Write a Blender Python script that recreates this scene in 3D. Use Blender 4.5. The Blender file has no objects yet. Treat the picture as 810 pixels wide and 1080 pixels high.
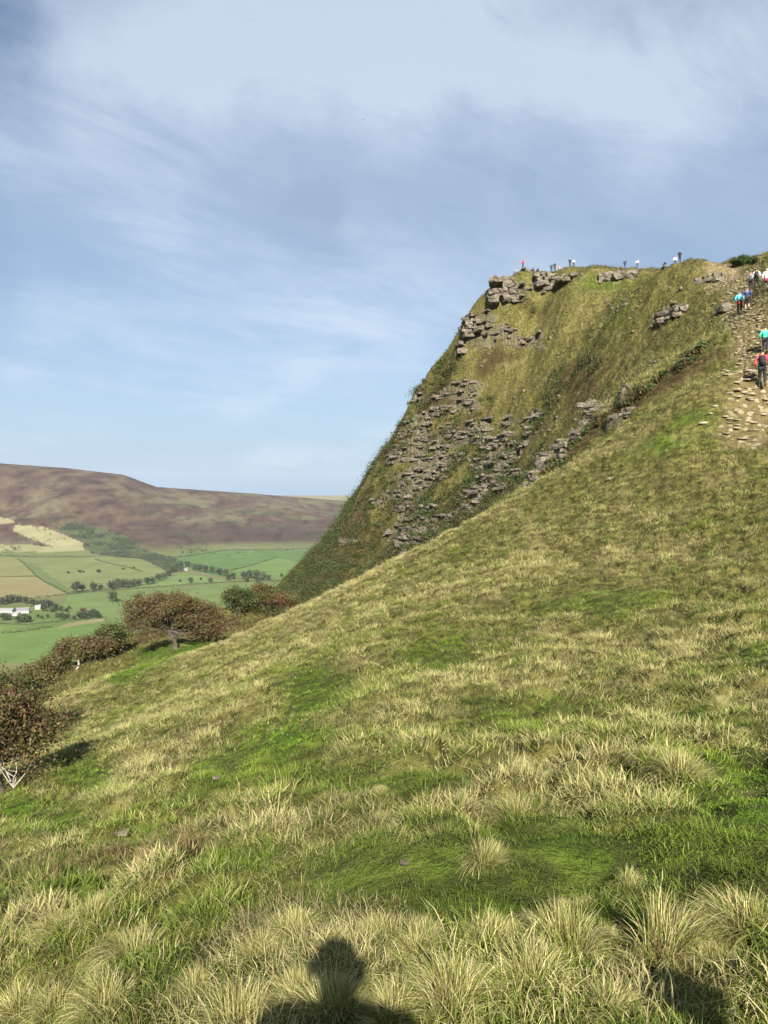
import bpy, math, random
import numpy as np
from mathutils import Vector, Matrix
R = math.radians
sc = bpy.context.scene
col = sc.collection
rng = np.random.default_rng(7)
random.seed(7)

# ------------------------------------------------------------------ camera, world, sun, exposure
F = 816.0 / 1080.0                      # focal length over picture height
cd = bpy.data.cameras.new('camera'); cam = bpy.data.objects.new('camera', cd); col.objects.link(cam)
cd.sensor_fit = 'VERTICAL'; cd.sensor_height = 36.0; cd.lens = 36.0 * F
cam.rotation_euler = (R(90), 0, 0); cam.location = (0, 0, 0)
cd.shift_y = -20.0 / 1080.0
cd.clip_start = 0.05; cd.clip_end = 40000
sc.camera = cam

HAZE = 0.000026
SKY_K = 0.047          # sky strength
SUN_EL = 29.0          # degrees above the horizon
SUN_AZ = 3.5           # degrees off straight behind the viewer, towards the right
sun_dir = Vector((math.sin(R(SUN_AZ)) * math.cos(R(SUN_EL)), -math.cos(R(SUN_AZ)) * math.cos(R(SUN_EL)), math.sin(R(SUN_EL))))
sl = bpy.data.lights.new('sun', 'SUN'); sl.energy = 5.0; sl.angle = R(0.55); sl.color = (1.0, 0.94, 0.85)
so = bpy.data.objects.new('sun', sl); col.objects.link(so)
so.rotation_euler = sun_dir.to_track_quat('Z', 'Y').to_euler()
so.location = (0, -30, 60)

sc.view_settings.view_transform = 'Standard'; sc.view_settings.look = 'None'
sc.view_settings.gamma = 1.0; sc.view_settings.exposure = 1.28
try: sc.view_settings.use_curve_mapping = False
except Exception: pass
sc.cycles.max_bounces = 5; sc.cycles.diffuse_bounces = 3; sc.cycles.transmission_bounces = 3
sc.cycles.volume_bounces = 0; sc.cycles.transparent_max_bounces = 4
sc.cycles.use_adaptive_sampling = True; sc.cycles.adaptive_threshold = 0.02

class NT:
    """small helper to wire nodes"""
    def __init__(s, tree): s.t = tree; s.n = tree.nodes; s.l = tree.links
    def new(s, typ, **kw):
        n = s.n.new(typ)
        for k, v in kw.items(): setattr(n, k, v)
        return n
    def put(s, sock, v):
        if isinstance(v, bpy.types.NodeSocket): s.l.new(v, sock)
        else: sock.default_value = v
    def math(s, op, a, b=0.0, c=0.0, clamp=False):
        n = s.new('ShaderNodeMath', operation=op, use_clamp=clamp)
        s.put(n.inputs[0], a); s.put(n.inputs[1], b); s.put(n.inputs[2], c)
        return n.outputs[0]
    def vmath(s, op, a, b=(0, 0, 0), scale=None):
        n = s.new('ShaderNodeVectorMath', operation=op)
        s.put(n.inputs[0], a); s.put(n.inputs[1], b)
        if scale is not None: s.put(n.inputs['Scale'], scale)
        return n.outputs['Value'] if op in ('DOT_PRODUCT', 'LENGTH') else n.outputs[0]
    def mix(s, f, a, b, mode='MIX'):
        n = s.new('ShaderNodeMix', data_type='RGBA', blend_type=mode)
        s.put(n.inputs[0], f); s.put(n.inputs[6], a); s.put(n.inputs[7], b)
        return n.outputs[2]
    def noise(s, vec, scale, detail=4, rough=0.55, dist=0.0, out=0):
        n = s.new('ShaderNodeTexNoise')
        s.put(n.inputs['Vector'], vec); n.inputs['Scale'].default_value = scale
        n.inputs['Detail'].default_value = detail; n.inputs['Roughness'].default_value = rough
        n.inputs['Distortion'].default_value = dist
        return n.outputs[out]
    def ramp(s, f, lo, hi, a=0.0, b=1.0):
        n = s.new('ShaderNodeMapRange', interpolation_type='SMOOTHSTEP')
        s.put(n.inputs[0], f); n.inputs[1].default_value = lo; n.inputs[2].default_value = hi
        n.inputs[3].default_value = a; n.inputs[4].default_value = b
        return n.outputs[0]

w = bpy.data.worlds.new('World'); sc.world = w; w.use_nodes = True
w.node_tree.nodes.clear(); N = NT(w.node_tree)
sky = N.new('ShaderNodeTexSky'); sky.sky_type = 'NISHITA'; sky.sun_disc = False
sky.sun_elevation = R(SUN_EL); sky.sun_rotation = math.atan2(sun_dir.x, sun_dir.y)
sky.altitude = 450; sky.air_density = 1.0; sky.dust_density = 0.6; sky.ozone_density = 1.6
tc = N.new('ShaderNodeTexCoord'); d = tc.outputs['Generated']
def px_dir(px, py):
    v = Vector(((px - 405) / 816.0, 1.0, (520 - py) / 816.0)); v.normalize(); return tuple(v)
sep = N.new('ShaderNodeSeparateXYZ'); N.l.new(d, sep.inputs[0])
zc = N.math('MAXIMUM', sep.outputs[2], 0.0)
# cloud layer seen as a high sheet: the direction divided by its height
inv = N.math('DIVIDE', 1.0, N.math('ADD', zc, 0.16))
sheet = N.vmath('SCALE', d, scale=inv)
rot = N.new('ShaderNodeMapping'); N.l.new(sheet, rot.inputs[0])
rot.vector_type = 'TEXTURE'; rot.inputs['Rotation'].default_value = (0, 0, R(40)); rot.inputs['Scale'].default_value = (1.7, 0.70, 1.0)
st1 = N.noise(rot.outputs[0], 0.9, 9, 0.60, 0.9)
st2 = N.noise(rot.outputs[0], 3.4, 8, 0.66, 1.2)
warp = N.vmath('SUBTRACT', N.noise(d, 2.6, 6, 0.6, 0, 1), (0.5, 0.5, 0.5))
dw = N.vmath('ADD', d, N.vmath('SCALE', warp, scale=0.26))
def stroke(a, b, width):
    A, B = Vector(px_dir(*a)), Vector(px_dir(*b)); BA = B - A
    pa = N.vmath('SUBTRACT', dw, tuple(A))
    h = N.math('DIVIDE', N.vmath('DOT_PRODUCT', pa, tuple(BA)), BA.dot(BA), clamp=True)
    q = N.vmath('SUBTRACT', pa, N.vmath('SCALE', tuple(BA), scale=h))
    r = N.math('DIVIDE', N.vmath('LENGTH', q), width / 816.0)
    return N.math('EXPONENT', N.math('MULTIPLY', N.math('MULTIPLY', r, r), -1.0))
def total(lst):
    s = None
    for amp, a, b, wd in lst:
        v = N.math('MULTIPLY', stroke(a, b, wd), amp)
        s = v if s is None else N.math('ADD', s, v)
    return s
bright = total([
    (0.9, (110, 80), (430, 80), 60), (0.6, (430, 80), (700, 105), 62), (0.35, (700, 60), (900, 90), 80), (0.40, (230, -60), (560, -60), 90),
    (0.34, (-60, 110), (190, 215), 44), (0.30, (190, 215), (360, 300), 50), (0.34, (360, 290), (620, 285), 46),
    (0.40, (-80, 330), (420, 345), 40), (0.45, (-60, 470), (420, 458), 16), (0.25, (-60, 400), (300, 385), 14)])
dark = total([(0.85, (120, 140), (330, 215), 34), (0.95, (330, 205), (900, 230), 62), (0.35, (560, 10), (860, 20), 40)])
blue = total([(1.2, (-60, 40), (45, 60), 38), (0.7, (-60, 180), (10, 330), 30)])
nse = N.ramp(N.math('ADD', N.math('MULTIPLY', st1, 0.66), N.math('MULTIPLY', st2, 0.34)), 0.33, 0.68)
veil = N.math('ADD', N.math('MULTIPLY', bright, N.math('ADD', 0.15, N.math('MULTIPLY', nse, 1.45))), N.math('MULTIPLY', nse, 0.12))
veil = N.math('ADD', veil, 0.10)
veil = N.math('MULTIPLY', veil, N.math('SUBTRACT', 1.0, N.math('MULTIPLY', dark, 0.6)), clamp=True)
veil = N.math('SUBTRACT', 1.0, N.math('EXPONENT', N.math('MULTIPLY', veil, -1.35)))
veil = N.math('MULTIPLY', veil, N.math('SUBTRACT', 1.0, N.math('MULTIPLY', blue, 0.85), clamp=True))
skc = N.vmath('SCALE', sky.outputs[0], scale=SKY_K)
grey = N.math('MULTIPLY', dark, N.math('ADD', 0.55, N.math('MULTIPLY', nse, 0.35)), clamp=True)
c1 = N.mix(grey, skc, (0.150, 0.195, 0.265, 1))
hz = N.math('EXPONENT', N.math('MULTIPLY', zc, -4.5))
c1 = N.mix(N.math('MULTIPLY', hz, 0.9), c1, (0.130, 0.198, 0.290, 1))
c2 = N.mix(veil, c1, (0.300, 0.345, 0.405, 1))
bg = N.new('ShaderNodeBackground'); N.l.new(c2, bg.inputs[0]); bg.inputs[1].default_value = 1.0   # the sky itself is already at SKY_K
wo = N.new('ShaderNodeOutputWorld'); N.l.new(bg.outputs[0], wo.inputs[0])

# ------------------------------------------------------------------ numeric helpers
def hsh(ix, iy, seed):
    h = (ix.astype(np.int64) * 374761393 + iy.astype(np.int64) * 668265263 + seed * 1442695041) & 0xffffffff
    h = ((h ^ (h >> 13)) * 1274126177) & 0xffffffff
    h = (h ^ (h >> 16)) & 0xffffffff
    return h / 4294967296.0
def vnoise(x, y, seed=0):
    ix = np.floor(x); iy = np.floor(y); fx = x - ix; fy = y - iy
    ux = fx * fx * fx * (fx * (fx * 6 - 15) + 10); uy = fy * fy * fy * (fy * (fy * 6 - 15) + 10)
    def g(a, b):
        th = hsh(ix + a, iy + b, seed) * 6.2831853
        return np.cos(th) * (fx - a) + np.sin(th) * (fy - b)
    n0 = g(0, 0) * (1 - ux) + g(1, 0) * ux
    n1 = g(0, 1) * (1 - ux) + g(1, 1) * ux
    return (n0 * (1 - uy) + n1 * uy) * 1.5
def fbm(x, y, oct=4, seed=0, gain=0.5):
    s = 0; a = 1.0; t = 0
    for i in range(oct):
        s = s + a * vnoise(x * 2 ** i + 17.3 * i, y * 2 ** i - 9.1 * i, seed + i); t += a; a *= gain
    return s / t * 1.4
def cells(x, y, seed=0):
    """random value and border distance of jittered cells"""
    ix = np.floor(x); iy = np.floor(y)
    b1 = np.full(np.shape(x), 9.0); b2 = b1.copy(); val = np.zeros(np.shape(x))
    for a in (-1, 0, 1):
        for b in (-1, 0, 1):
            jx = ix + a; jy = iy + b
            px = jx + 0.15 + 0.7 * hsh(jx, jy, seed); py = jy + 0.15 + 0.7 * hsh(jx, jy, seed + 5)
            dd = (px - x) ** 2 + (py - y) ** 2
            m = dd < b1
            b2 = np.where(m, b1, np.minimum(b2, dd)); val = np.where(m, hsh(jx, jy, seed + 9), val); b1 = np.where(m, dd, b1)
    return val, np.sqrt(b2) - np.sqrt(b1)
def sstep(a, b, v):
    t = np.clip((v - a) / (b - a), 0, 1); return t * t * (3 - 2 * t)

# ------------------------------------------------------------------ the lie of the land
def W(px, py, dist): return ((px - 405) / 816 * dist, dist, (520 - py) / 816 * dist)
CP=[W(*p) for p in [
(405,1080,2.4),(0,1080,3.4),(810,1080,2.3),(405,950,3.5),(405,880,4.6),(405,800,7.5),(405,740,12),(405,690,19),(405,650,28),(405,620,38),(400,602,47),
(810,950,3.0),(810,860,4.3),(810,780,6.7),(810,700,11.2),(810,620,19),(810,540,26),(810,470,32),(810,430,35),
(600,700,15),(600,600,27),(600,530,36),(600,493,42),
(200,950,4.4),(200,880,7.4),(200,810,13),(200,750,27),(200,712,47),(200,692,60),
(0,970,5.4),(0,900,9.2),(0,850,15),(0,825,20),(60,800,24),(60,743,50),(100,723,56),(130,709,60),
(300,652,56),(480,561,45),(560,515,43),(640,470,40),(700,435,38),(740,412,37),(300,700,30),(300,780,12),(300,860,6.5),(600,850,5.5),(600,960,3.3),(600,780,9),
(80,708,85),(150,672,95),(110,684,97),(250,650,100),(280,645,112),(200,675,88),(178,683,75),(215,682,72),(110,722,66),
(288,623,185),(300,640,150),(350,600,162),(400,560,162),(450,530,150),(440,480,160),(480,440,155),(500,500,140),(520,400,150),(560,440,132),(560,350,150),(620,400,120),(640,320,138),(600,300,146),
(680,300,125),(720,330,100),(720,278,115),(760,300,100),(760,280,112),(810,288,108),(690,287,150),
(600,284,152),(551,290,155),(520,303,158),(486,346,160),(480,370,162),(428,436,168),(409,478,171),(384,515,174),(356,553,177),(327,588,181),
(690,350,110),(650,405,100),(600,470,90),(560,520,85),
(770,340,62),(700,385,64),(640,432,66),(590,480,68),(545,520,72),(700,415,54),(640,455,58),(590,487,62),
(447,412,177),(400,492,183),(352,556,186),(428,438,180),(495,335,172),(520,309,170),(540,300,163),(570,292,165),(600,291,168),(630,292,165),(600,288,159),(570,290,158),(640,291,156),(535,299,160),(665,290,154),(720,372,66),(675,402,68),(500,326,160),(803,407,36),(805,372,50),(783,329,58),(795,307,82),
]]+[(0,0,-1.6),(16.6,46,3.7),(13.8,48,1.7),(11.3,50,-.4),(8,51,-2.2),(0,54,-5.6),(0,62,-8.5),(0,80,-12.5),(0,120,-18),(0,145,-16),(-25,30,-15),(-12.5,25,-9.2),(-40,60,-27),(-30,10,-14),(-60,20,-30),
(-10,75,-14.5),(-12,100,-18),(-24,70,-17.5),(-45,100,-32),(-35,125,-34),(-30,150,-40),(-60,100,-45),(-80,150,-75),(-50,200,-78),(-28,160,-33),
(48,122,34.5),(60,200,46),(40,220,42),(20,200,33),(6,205,8),(35,182,42),(25,185,37),(50,175,44),(-1,210,-3),(-16,215,-25),(-26,215,-42),(-60,250,-95),(-30,260,-75),(10,250,10),
(60,0,12),(30,10,4),(15,5,0.2),(8,2,-1),(40,40,17),(80,80,36),(70,120,39),(0,-20,-1),(-20,-20,-8),(20,-20,2),(-60,-30,-32),(60,-40,10),(90,180,45),(0,-100,0),(-120,-60,-60),(120,-60,15),
(30,60,17),(33,75,20),(-7,10,-5.5),(5,0,-1.3),(-5,0,-3.0),(-100,80,-75)]
CP=np.array(CP)
S=60.0
def _U(d2): return 0.5*d2*np.log(d2+1e-12)
def _fit():
    n=len(CP); xy=CP[:,:2]/S
    d2=((xy[:,None]-xy[None])**2).sum(-1)
    K=_U(d2)+np.eye(n)*0.0
    P=np.hstack([np.ones((n,1)),xy])
    A=np.zeros((n+3,n+3)); A[:n,:n]=K; A[:n,n:]=P; A[n:,:n]=P.T
    sc=np.hypot(CP[:,0],CP[:,1])
    A[:n,:n]+=np.diag(1e-6*sc/20)   # light smoothing grows with distance
    b=np.zeros(n+3); b[:n]=CP[:,2]
    return np.linalg.solve(A,b)
_c=_fit()
def H0(x,y):
    sh=np.shape(x); x=np.ravel(x)/S; y=np.ravel(y)/S
    o=_c[-3]+_c[-2]*x+_c[-1]*y
    for i in range(len(CP)):
        o=o+_c[i]*_U((x-CP[i,0]/S)**2+(y-CP[i,1]/S)**2)
    return o.reshape(sh)

def V0(x, y):
    """valley floor and the moor across it"""
    az = np.clip(np.arctan2(x, y), R(-55), R(55)); r = np.hypot(x, y)
    t = np.tan(az); dist = r * np.cos(az)
    T = (np.array([-900, -300, -100, 0, 70, 130, 165, 215, 260, 340, 410, 600, 1000, 1500]) - 405) / 816
    cy = np.array([470, 470, 481, 488.5, 493.5, 500.5, 513.5, 517, 520, 526.5, 531, 535, 530, 520])
    cdist = np.array([4200, 4200, 4200, 4200, 4200, 4300, 4300, 4450, 4600, 5000, 5200, 5200, 5200, 5200])
    yc = np.interp(t, T, cdist); zc = (520 - np.interp(t, T, cy)) / 816 * yc
    y0 = np.interp(t, T, [2620, 2620, 2620, 2640, 2640, 2640, 2660, 2850, 2950, 2960, 2900, 2700, 2600, 2600])
    u = np.clip((dist - y0) / (yc - y0), 0, 1)
    f = 0.55 * u + 0.45 * sstep(0, 1, u)
    base = -215 + 7 * fbm(x / 500, y / 500, 3, 40)
    rel = 22 * fbm(x / 420, y / 420, 4, 41) * np.sin(np.pi * u) ** 0.7
    z = base * (1 - f) + zc * f + rel
    far = np.interp(dist, [0, 1, 1.25, 3], [0, 0, 0, 0])
    back = np.clip(dist - yc, 0, None)
    z = np.where(dist > yc, zc - 25 * sstep(0, 700, back) + np.minimum(0, -back * 0.012), z)
    z = np.maximum(z, np.where(dist > 5900, (520 - 523.5) / 816 * 7600 - (7600 - np.minimum(dist, 7600)) * 0.05, -9999))
    near = -215 + 155 * (1 - sstep(0, 950, r)) + 4 * fbm(x / 120, y / 120, 3, 44)
    return np.where(r < 950, np.maximum(near, np.where(r < 930, near, z)), z) * 1.0

ELL = []
def ground_rough(x, y):
    r = np.hypot(x, y)
    b = sstep(200, 292, r)
    return H0(x, y) * (1 - b) + V0(x, y) * b
def unproject(px, py, dmin=1.6, dmax=300.0, fn=None):
    """where the line of sight through a point of the photograph meets the land"""
    fn = fn or ground_rough
    dd = np.exp(np.linspace(math.log(dmin), math.log(dmax), 1500))
    x = (px - 405) / 816 * dd; z = (520 - py) / 816 * dd
    g = fn(x, dd)
    k = np.nonzero(g >= z)[0]
    i = k[0] if len(k) else int(np.argmin(z - g))
    return np.array([x[i], dd[i], g[i]])
class Patch:
    """soft elliptical patch lying on the ground"""
    def __init__(s, px, py, rx, ry, k=1.0, dmin=1.6):
        c = unproject(px, py, dmin); a = unproject(px + rx, py, max(dmin, c[1] * 0.6)); b = unproject(px, py + ry, dmin)
        s.c = c[:2]; A = (a - c)[:2]; B = (b - c)[:2]
        A = np.array([rx / 816 * c[1], np.clip(A[1], -0.9 * rx / 816 * c[1], 0.9 * rx / 816 * c[1])])
        if np.hypot(*B) > 14 * ry / 816 * c[1]: B *= 14 * ry / 816 * c[1] / np.hypot(*B)
        M = np.array([A, B]).T
        if abs(np.linalg.det(M)) < 1e-5 * np.hypot(*A): M = np.diag([rx / 816 * c[1], ry / 816 * c[1] * 3])
        s.M = np.linalg.inv(M); s.k = k; s.rad = max(np.hypot(*A), np.hypot(*B)) * 3
    def __call__(s, x, y):
        u = s.M[0, 0] * (x - s.c[0]) + s.M[0, 1] * (y - s.c[1]); v = s.M[1, 0] * (x - s.c[0]) + s.M[1, 1] * (y - s.c[1])
        return s.k * np.exp(-np.minimum((u * u + v * v) * 0.9, 30))
def field_of(lst, x, y, soft=0.55):
    o = np.zeros(np.shape(x))
    for p in lst:
        o = np.maximum(o, p(x, y))
    return o

CRAG = [Patch(*a, dmin=85) for a in [
    (432, 515, 34, 52, 1.0), (478, 482, 46, 40, 1.0), (522, 492, 42, 42, 1.1), (448, 560, 34, 26, 0.9), (500, 535, 30, 22, 0.8),
    (503, 350, 26, 22, 1.1), (540, 358, 34, 11, 0.9), (452, 440, 22, 26, 0.8), (415, 560, 20, 25, 0.6),
    (530, 308, 20, 12, 1.1), (572, 298, 34, 13, 0.9), (640, 293, 22, 8, 0.9), (470, 590, 22, 22, 0.5), (370, 575, 26, 12, 0.55),
    (704, 333, 20, 9, 0.5), (738, 302, 14, 7, 0.4), (560, 395, 26, 8, 0.45), (610, 350, 26, 6, 0.35)]] + [
    Patch(*a, dmin=54) for a in [(583, 478, 26, 22, 0.9), (604, 462, 26, 12, 0.9), (655, 443, 14, 8, 0.6), (640, 432, 18, 6, 0.6), (680, 398, 24, 5, .6), (566, 502, 14, 12, 0.7)]]
NOCRAG = [Patch(*a, dmin=85) for a in [(592, 440, 22, 34, 1.0), (575, 400, 20, 22, .9), (600, 480, 20, 20, .8), (545, 400, 20, 12, .7)]]
TRACK = np.array([[17.6, 34.3], [17.6, 34.5], [17.8, 36], [19.5, 41], [24.0, 50], [26.9, 58], [31, 68], [37, 78], [40, 86], [43, 96], [48.5, 111], [52, 125]])
LUSH_ = []
def track_dist(x, y):
    o = np.full(np.shape(x), 1e3)
    for a, b in zip(TRACK[:-1], TRACK[1:]):
        ab = b - a; t = np.clip(((x - a[0]) * ab[0] + (y - a[1]) * ab[1]) / (ab @ ab), 0, 1)
        o = np.minimum(o, np.hypot(x - a[0] - t * ab[0], y - a[1] - t * ab[1]))
    return o
def ground(x, y, masks=False):
    x = np.asarray(x, float); y = np.asarray(y, float)
    r = np.hypot(x, y)
    b = sstep(200, 292, r)
    h = np.where(b < 1, H0(x, y), 0) * (1 - b) + np.where(b > 0, V0(x, y) * b, 0)
    m = (b < 1)
    crag = np.zeros(np.shape(x)); wall = np.zeros(np.shape(x)); tr = np.zeros(np.shape(x))
    if m.any():
        xm, ym = x[m], y[m]; rm = r[m]; hm = h[m]
        near = sstep(1.0, 3.0, rm)
        # hummocks, tussocky ground and sheep tracks
        hv, he = cells(xm / 0.62 + 0.3 * fbm(xm, ym, 2, 17), ym / 0.62, 19)
        hum = 0.21 * sstep(0.02, 0.55, he) * (0.35 + 0.65 * hv) * sstep(2.5, 6, rm) * (1 - 0.75 * np.clip(field_of(LUSH_, xm, ym), 0, 1)) * sstep(190, 120, rm)
        am = hum * (1 + sstep(60, 100, rm)) + 0.07 * fbm(xm / 0.9, ym / 0.9, 2, 3) + (0.07 + 0.10 * sstep(8, 30, rm)) * fbm(xm / 3.3, ym / 3.3, 3, 4) * near
        far = sstep(60, 110, rm)
        am = am + far * (1.5 * (1 - 0.6 * sstep(38, 42, hm)) * fbm(xm / 9, ym / 9, 4, 6) + 0.35 * fbm(xm / 2.2, ym / 2.2, 2, 8))
        ter = hm / 1.15 + 0.8 * fbm(xm / 7, ym / 7, 2, 12)
        am = am + (0.10 + 0.12 * far) * np.sin(ter * 6.2832) * sstep(12, 28, rm) * np.clip(fbm(xm / 11, ym / 11, 2, 14) + 0.4, 0, 1)
        sal = ym * 0.965 - xm * 0.26          # along the bedding
        c = np.clip(field_of(CRAG, xm, ym) * (0.66 + 1.5 * fbm(sal / 16.0, hm / 3.2, 4, 21) + 0.35 * fbm(sal / 3, xm / 3, 2, 22)), 0, 1)
        hh = hm + am
        s = 2.0
        jn = sal / 3.4 + 0.5 * fbm(xm / 3, ym / 3, 2, 35) + 0.37 * np.floor(hh / s)
        v = hsh(np.floor(jn), np.floor(hh / 5), 31); jf = np.abs(jn - np.floor(jn) - 0.5) * 2      # joints: 1 at the crack
        v2 = hsh(np.floor(jn * 2.3), np.floor(hh / 2), 33)
        q = (hh + 1.3 * fbm(xm / 13, ym / 13, 2, 23) + 0.6 * (v - 0.5) + 0.25 * (v2 - 0.5) - 0.5 * sstep(0.86, 1, jf)) / s
        fl = np.floor(q); fr = q - fl
        out = (fl + sstep(0.30, 0.52, fr) * 0.92 + 0.08 * fr) * s - (q * s - hh)
        c = c - 1.2 * field_of(NOCRAG, xm, ym)
        cm = sstep(0.28, 0.52, c)
        wl = cm * sstep(0.24, 0.32, fr) * (1 - sstep(0.56, 0.66, fr))
        td = track_dist(xm, ym)
        tw = (1.25 + 0.5 * fbm(xm / 4, ym / 4, 2, 61)) + 1.5 * sstep(42, 30, ym) + 1.2 * sstep(60, 90, ym)
        t = sstep(tw * 1.25, tw * 0.6, td + 1.5 * fbm(xm / 2, ym / 2, 3, 66) * sstep(45, 30, ym))
        stepq = hm / 0.22 + 1.1 * fbm(xm / 1.6, ym / 1.6, 2, 63)
        steps = (np.floor(stepq) + sstep(0.6, 0.9, stepq - np.floor(stepq)) - stepq) * 0.22
        hh2 = hh * (1 - cm) + out * cm
        hh2 = hh2 * (1 - t) + (hm + steps - 0.08 + 0.04 * fbm(xm / 0.5, ym / 0.5, 2, 64)) * t
        h = h.copy(); h[m] = hm + (hh2 - hm) * (1 - b[m])
        crag[m] = cm; wall[m] = wl; tr[m] = t
    if masks: return h, crag, wall, tr
    return h

# lush patches and pale ribs, and the brown bracken, as places on the ground
LUSH = [Patch(*a) for a in [(330, 735, 34, 28, 1.0), (280, 790, 55, 22, 1.0), (225, 815, 35, 16, .9), (90, 815, 40, 18, .9), (20, 855, 35, 18, .9), (60, 870, 50, 12, .8),
    (700, 470, 30, 9, .75), (725, 445, 20, 8, .7), (800, 850, 60, 50, .9), (740, 770, 60, 20, .35), (640, 900, 120, 35, .9), (760, 900, 60, 25, .9), (480, 930, 60, 25, .8), (380, 930, 60, 25, .8), (560, 960, 120, 30, .8),
    (250, 920, 60, 12, .5), (470, 700, 60, 20, .35), (620, 640, 70, 20, .35), (540, 760, 70, 20, .4), (790, 700, 40, 20, .5), (400, 830, 50, 18, .5), (100, 960, 60, 20, .5), (200, 1040, 60, 20, .6),
    (480, 560, 0.1, 0.1, 0.01)]] + [Patch(*a, dmin=60) for a in [(165, 700, 30, 9, 1.1), (200, 686, 28, 7, 1.1), (130, 712, 20, 9, 1.0), (235, 676, 16, 5, .9)]] + [Patch(*a, dmin=45) for a in [(155, 703, 22, 5, 1.2), (125, 716, 18, 5, 1.1), (185, 694, 16, 4, 1.0), (165, 697, 28, 8, 1.3), (140, 708, 26, 7, 1.3), (205, 683, 20, 5, 1.2)]] + [Patch(*a, dmin=100) for a in [(640, 300, 30, 9, .5), (650, 330, 12, 20, .4)]]
PALE = [Patch(*a) for a in [(130, 830, 60, 8, .8), (60, 860, 40, 6, .7), (200, 790, 45, 8, .7), (560, 600, 120, 14, .35), (330, 770, 40, 10, .4), (620, 560, 90, 10, .3), (300, 880, 90, 14, .6), (480, 860, 80, 14, .5),
    (620, 820, 50, 14, .5), (770, 440, 35, 12, .5), (560, 835, 50, 14, .5), (70, 742, 26, 5, 1.2), (105, 724, 26, 5, 1.2), (150, 706, 28, 5, 1.2), (200, 693, 26, 5, 1.0), (250, 674, 30, 5, 1.0), (310, 648, 34, 5, 1.0), (380, 614, 36, 5, 1.0), (450, 580, 36, 5, 1.0), (520, 542, 36, 5, 1.0), (590, 502, 36, 5, 1.0), (650, 468, 30, 5, .9)]] + [Patch(*a, dmin=100) for a in [(600, 340, 60, 20, .6), (540, 400, 60, 18, .5), (740, 300, 30, 20, .4)]]
BROWN = [Patch(*a) for a in [(180, 912, 34, 10, 1.0), (110, 920, 36, 8, .9), (60, 935, 26, 8, .7), (700, 515, 14, 5, .5), (430, 640, 20, 5, .2)]] + [
    Patch(*a, dmin=88) for a in [(200, 662, 60, 10, 1.0), (95, 700, 40, 8, .9), (130, 682, 40, 10, 1.0), (560, 330, 40, 16, .45), (460, 420, 24, 30, .6), (520, 380, 30, 14, .55), (600, 400, 30, 30, .5), (690, 380, 40, 20, .4), (500, 440, 30, 14, .5), (560, 470, 40, 30, .4), (280, 640, 34, 12, 1.0), (110, 690, 40, 14, .5), (330, 615, 40, 14, .9), (420, 590, 50, 16, .8), (480, 560, 40, 14, .5), (360, 570, 50, 40, .7), (620, 410, 22, 22, .6)]] + [Patch(*a, dmin=53) for a in [(700, 404, 44, 12, .85), (645, 440, 44, 14, .85), (598, 478, 26, 14, .8)]]
LUSH_ += LUSH
def cover(x, y):
    """greenness, paleness and brownness of what grows at x, y"""
    r = np.hypot(x, y)
    n = fbm(x / 2.2, y / 2.2, 4, 71); n2 = fbm(x / 9, y / 9, 3, 75)
    g = np.clip(field_of(LUSH, x, y) * (1.1 + 0.9 * n), 0, 1)
    p = np.clip(0.47 + 0.24 * n + 0.24 * n2 + field_of(PALE, x, y) * 0.5 - g * 0.7, 0, 1)
    bck = sstep(0.25, 0.6, field_of(BROWN, x, y) * (1.1 + 0.8 * fbm(x / 3, y / 3, 3, 77)))
    return g, p, bck
C = lambda *a: np.array(a, float)
LUSHC, OLIVE, STRAW, BRACK, ROCK = C(.13, .24, .022), C(.165, .160, .036), C(.40, .34, .115), C(.105, .072, .030), C(.27, .225, .165)
def lerp(a, b, t):
    t = np.asarray(t)[..., None]; return a * (1 - t) + b * t

# ------------------------------------------------------------------ mesh helpers
def mesh_np(name, verts, faces=None, colors=None, mat=None, smooth=False, quads=None, attrs=None, loops=None, starts=None):
    me = bpy.data.meshes.new(name)
    v = np.ascontiguousarray(verts, dtype=np.float32).reshape(-1, 3)
    me.vertices.add(len(v)); me.vertices.foreach_set('co', v.ravel())
    if quads is not None:
        q = np.ascontiguousarray(quads, dtype=np.int32); nf, k = q.shape
        loops = q.ravel(); starts = np.arange(nf, dtype=np.int32) * k
    me.loops.add(len(loops)); me.loops.foreach_set('vertex_index', np.asarray(loops, dtype=np.int32))
    me.polygons.add(len(starts)); me.polygons.foreach_set('loop_start', np.asarray(starts, dtype=np.int32))
    me.update(calc_edges=True)
    if smooth: me.polygons.foreach_set('use_smooth', np.ones(len(starts), dtype=bool))
    if colors is not None:
        c = np.ones((len(v), 4), dtype=np.float32); c[:, :3] = colors
        a = me.color_attributes.new('Col', 'FLOAT_COLOR', 'POINT'); a.data.foreach_set('color', c.ravel())
    for k, val in (attrs or {}).items():
        a = me.attributes.new(k, 'FLOAT', 'POINT'); a.data.foreach_set('value', np.ascontiguousarray(val, dtype=np.float32))
    if mat: me.materials.append(mat)
    return me
def link(name, me, parent=None):
    o = bpy.data.objects.new(name, me); col.objects.link(o)
    if parent is not None: o.parent = parent
    return o
def tag(o, label=None, cat=None, group=None, kind=None):
    if label: o['label'] = label
    if cat: o['category'] = cat
    if group: o['group'] = group
    if kind: o['kind'] = kind
    return o
def empty(name, loc, rz=0.0, scale=1.0):
    o = bpy.data.objects.new(name, None); col.objects.link(o); o.location = loc; o.rotation_euler = (0, 0, rz)
    o.scale = (scale,) * 3; o.empty_display_size = 0.3
    return o
def copy_tree(o, parent=None):
    c = o.copy(); col.objects.link(c); c.parent = parent
    for ch in list(o.children): copy_tree(ch, c)
    return c

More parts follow.
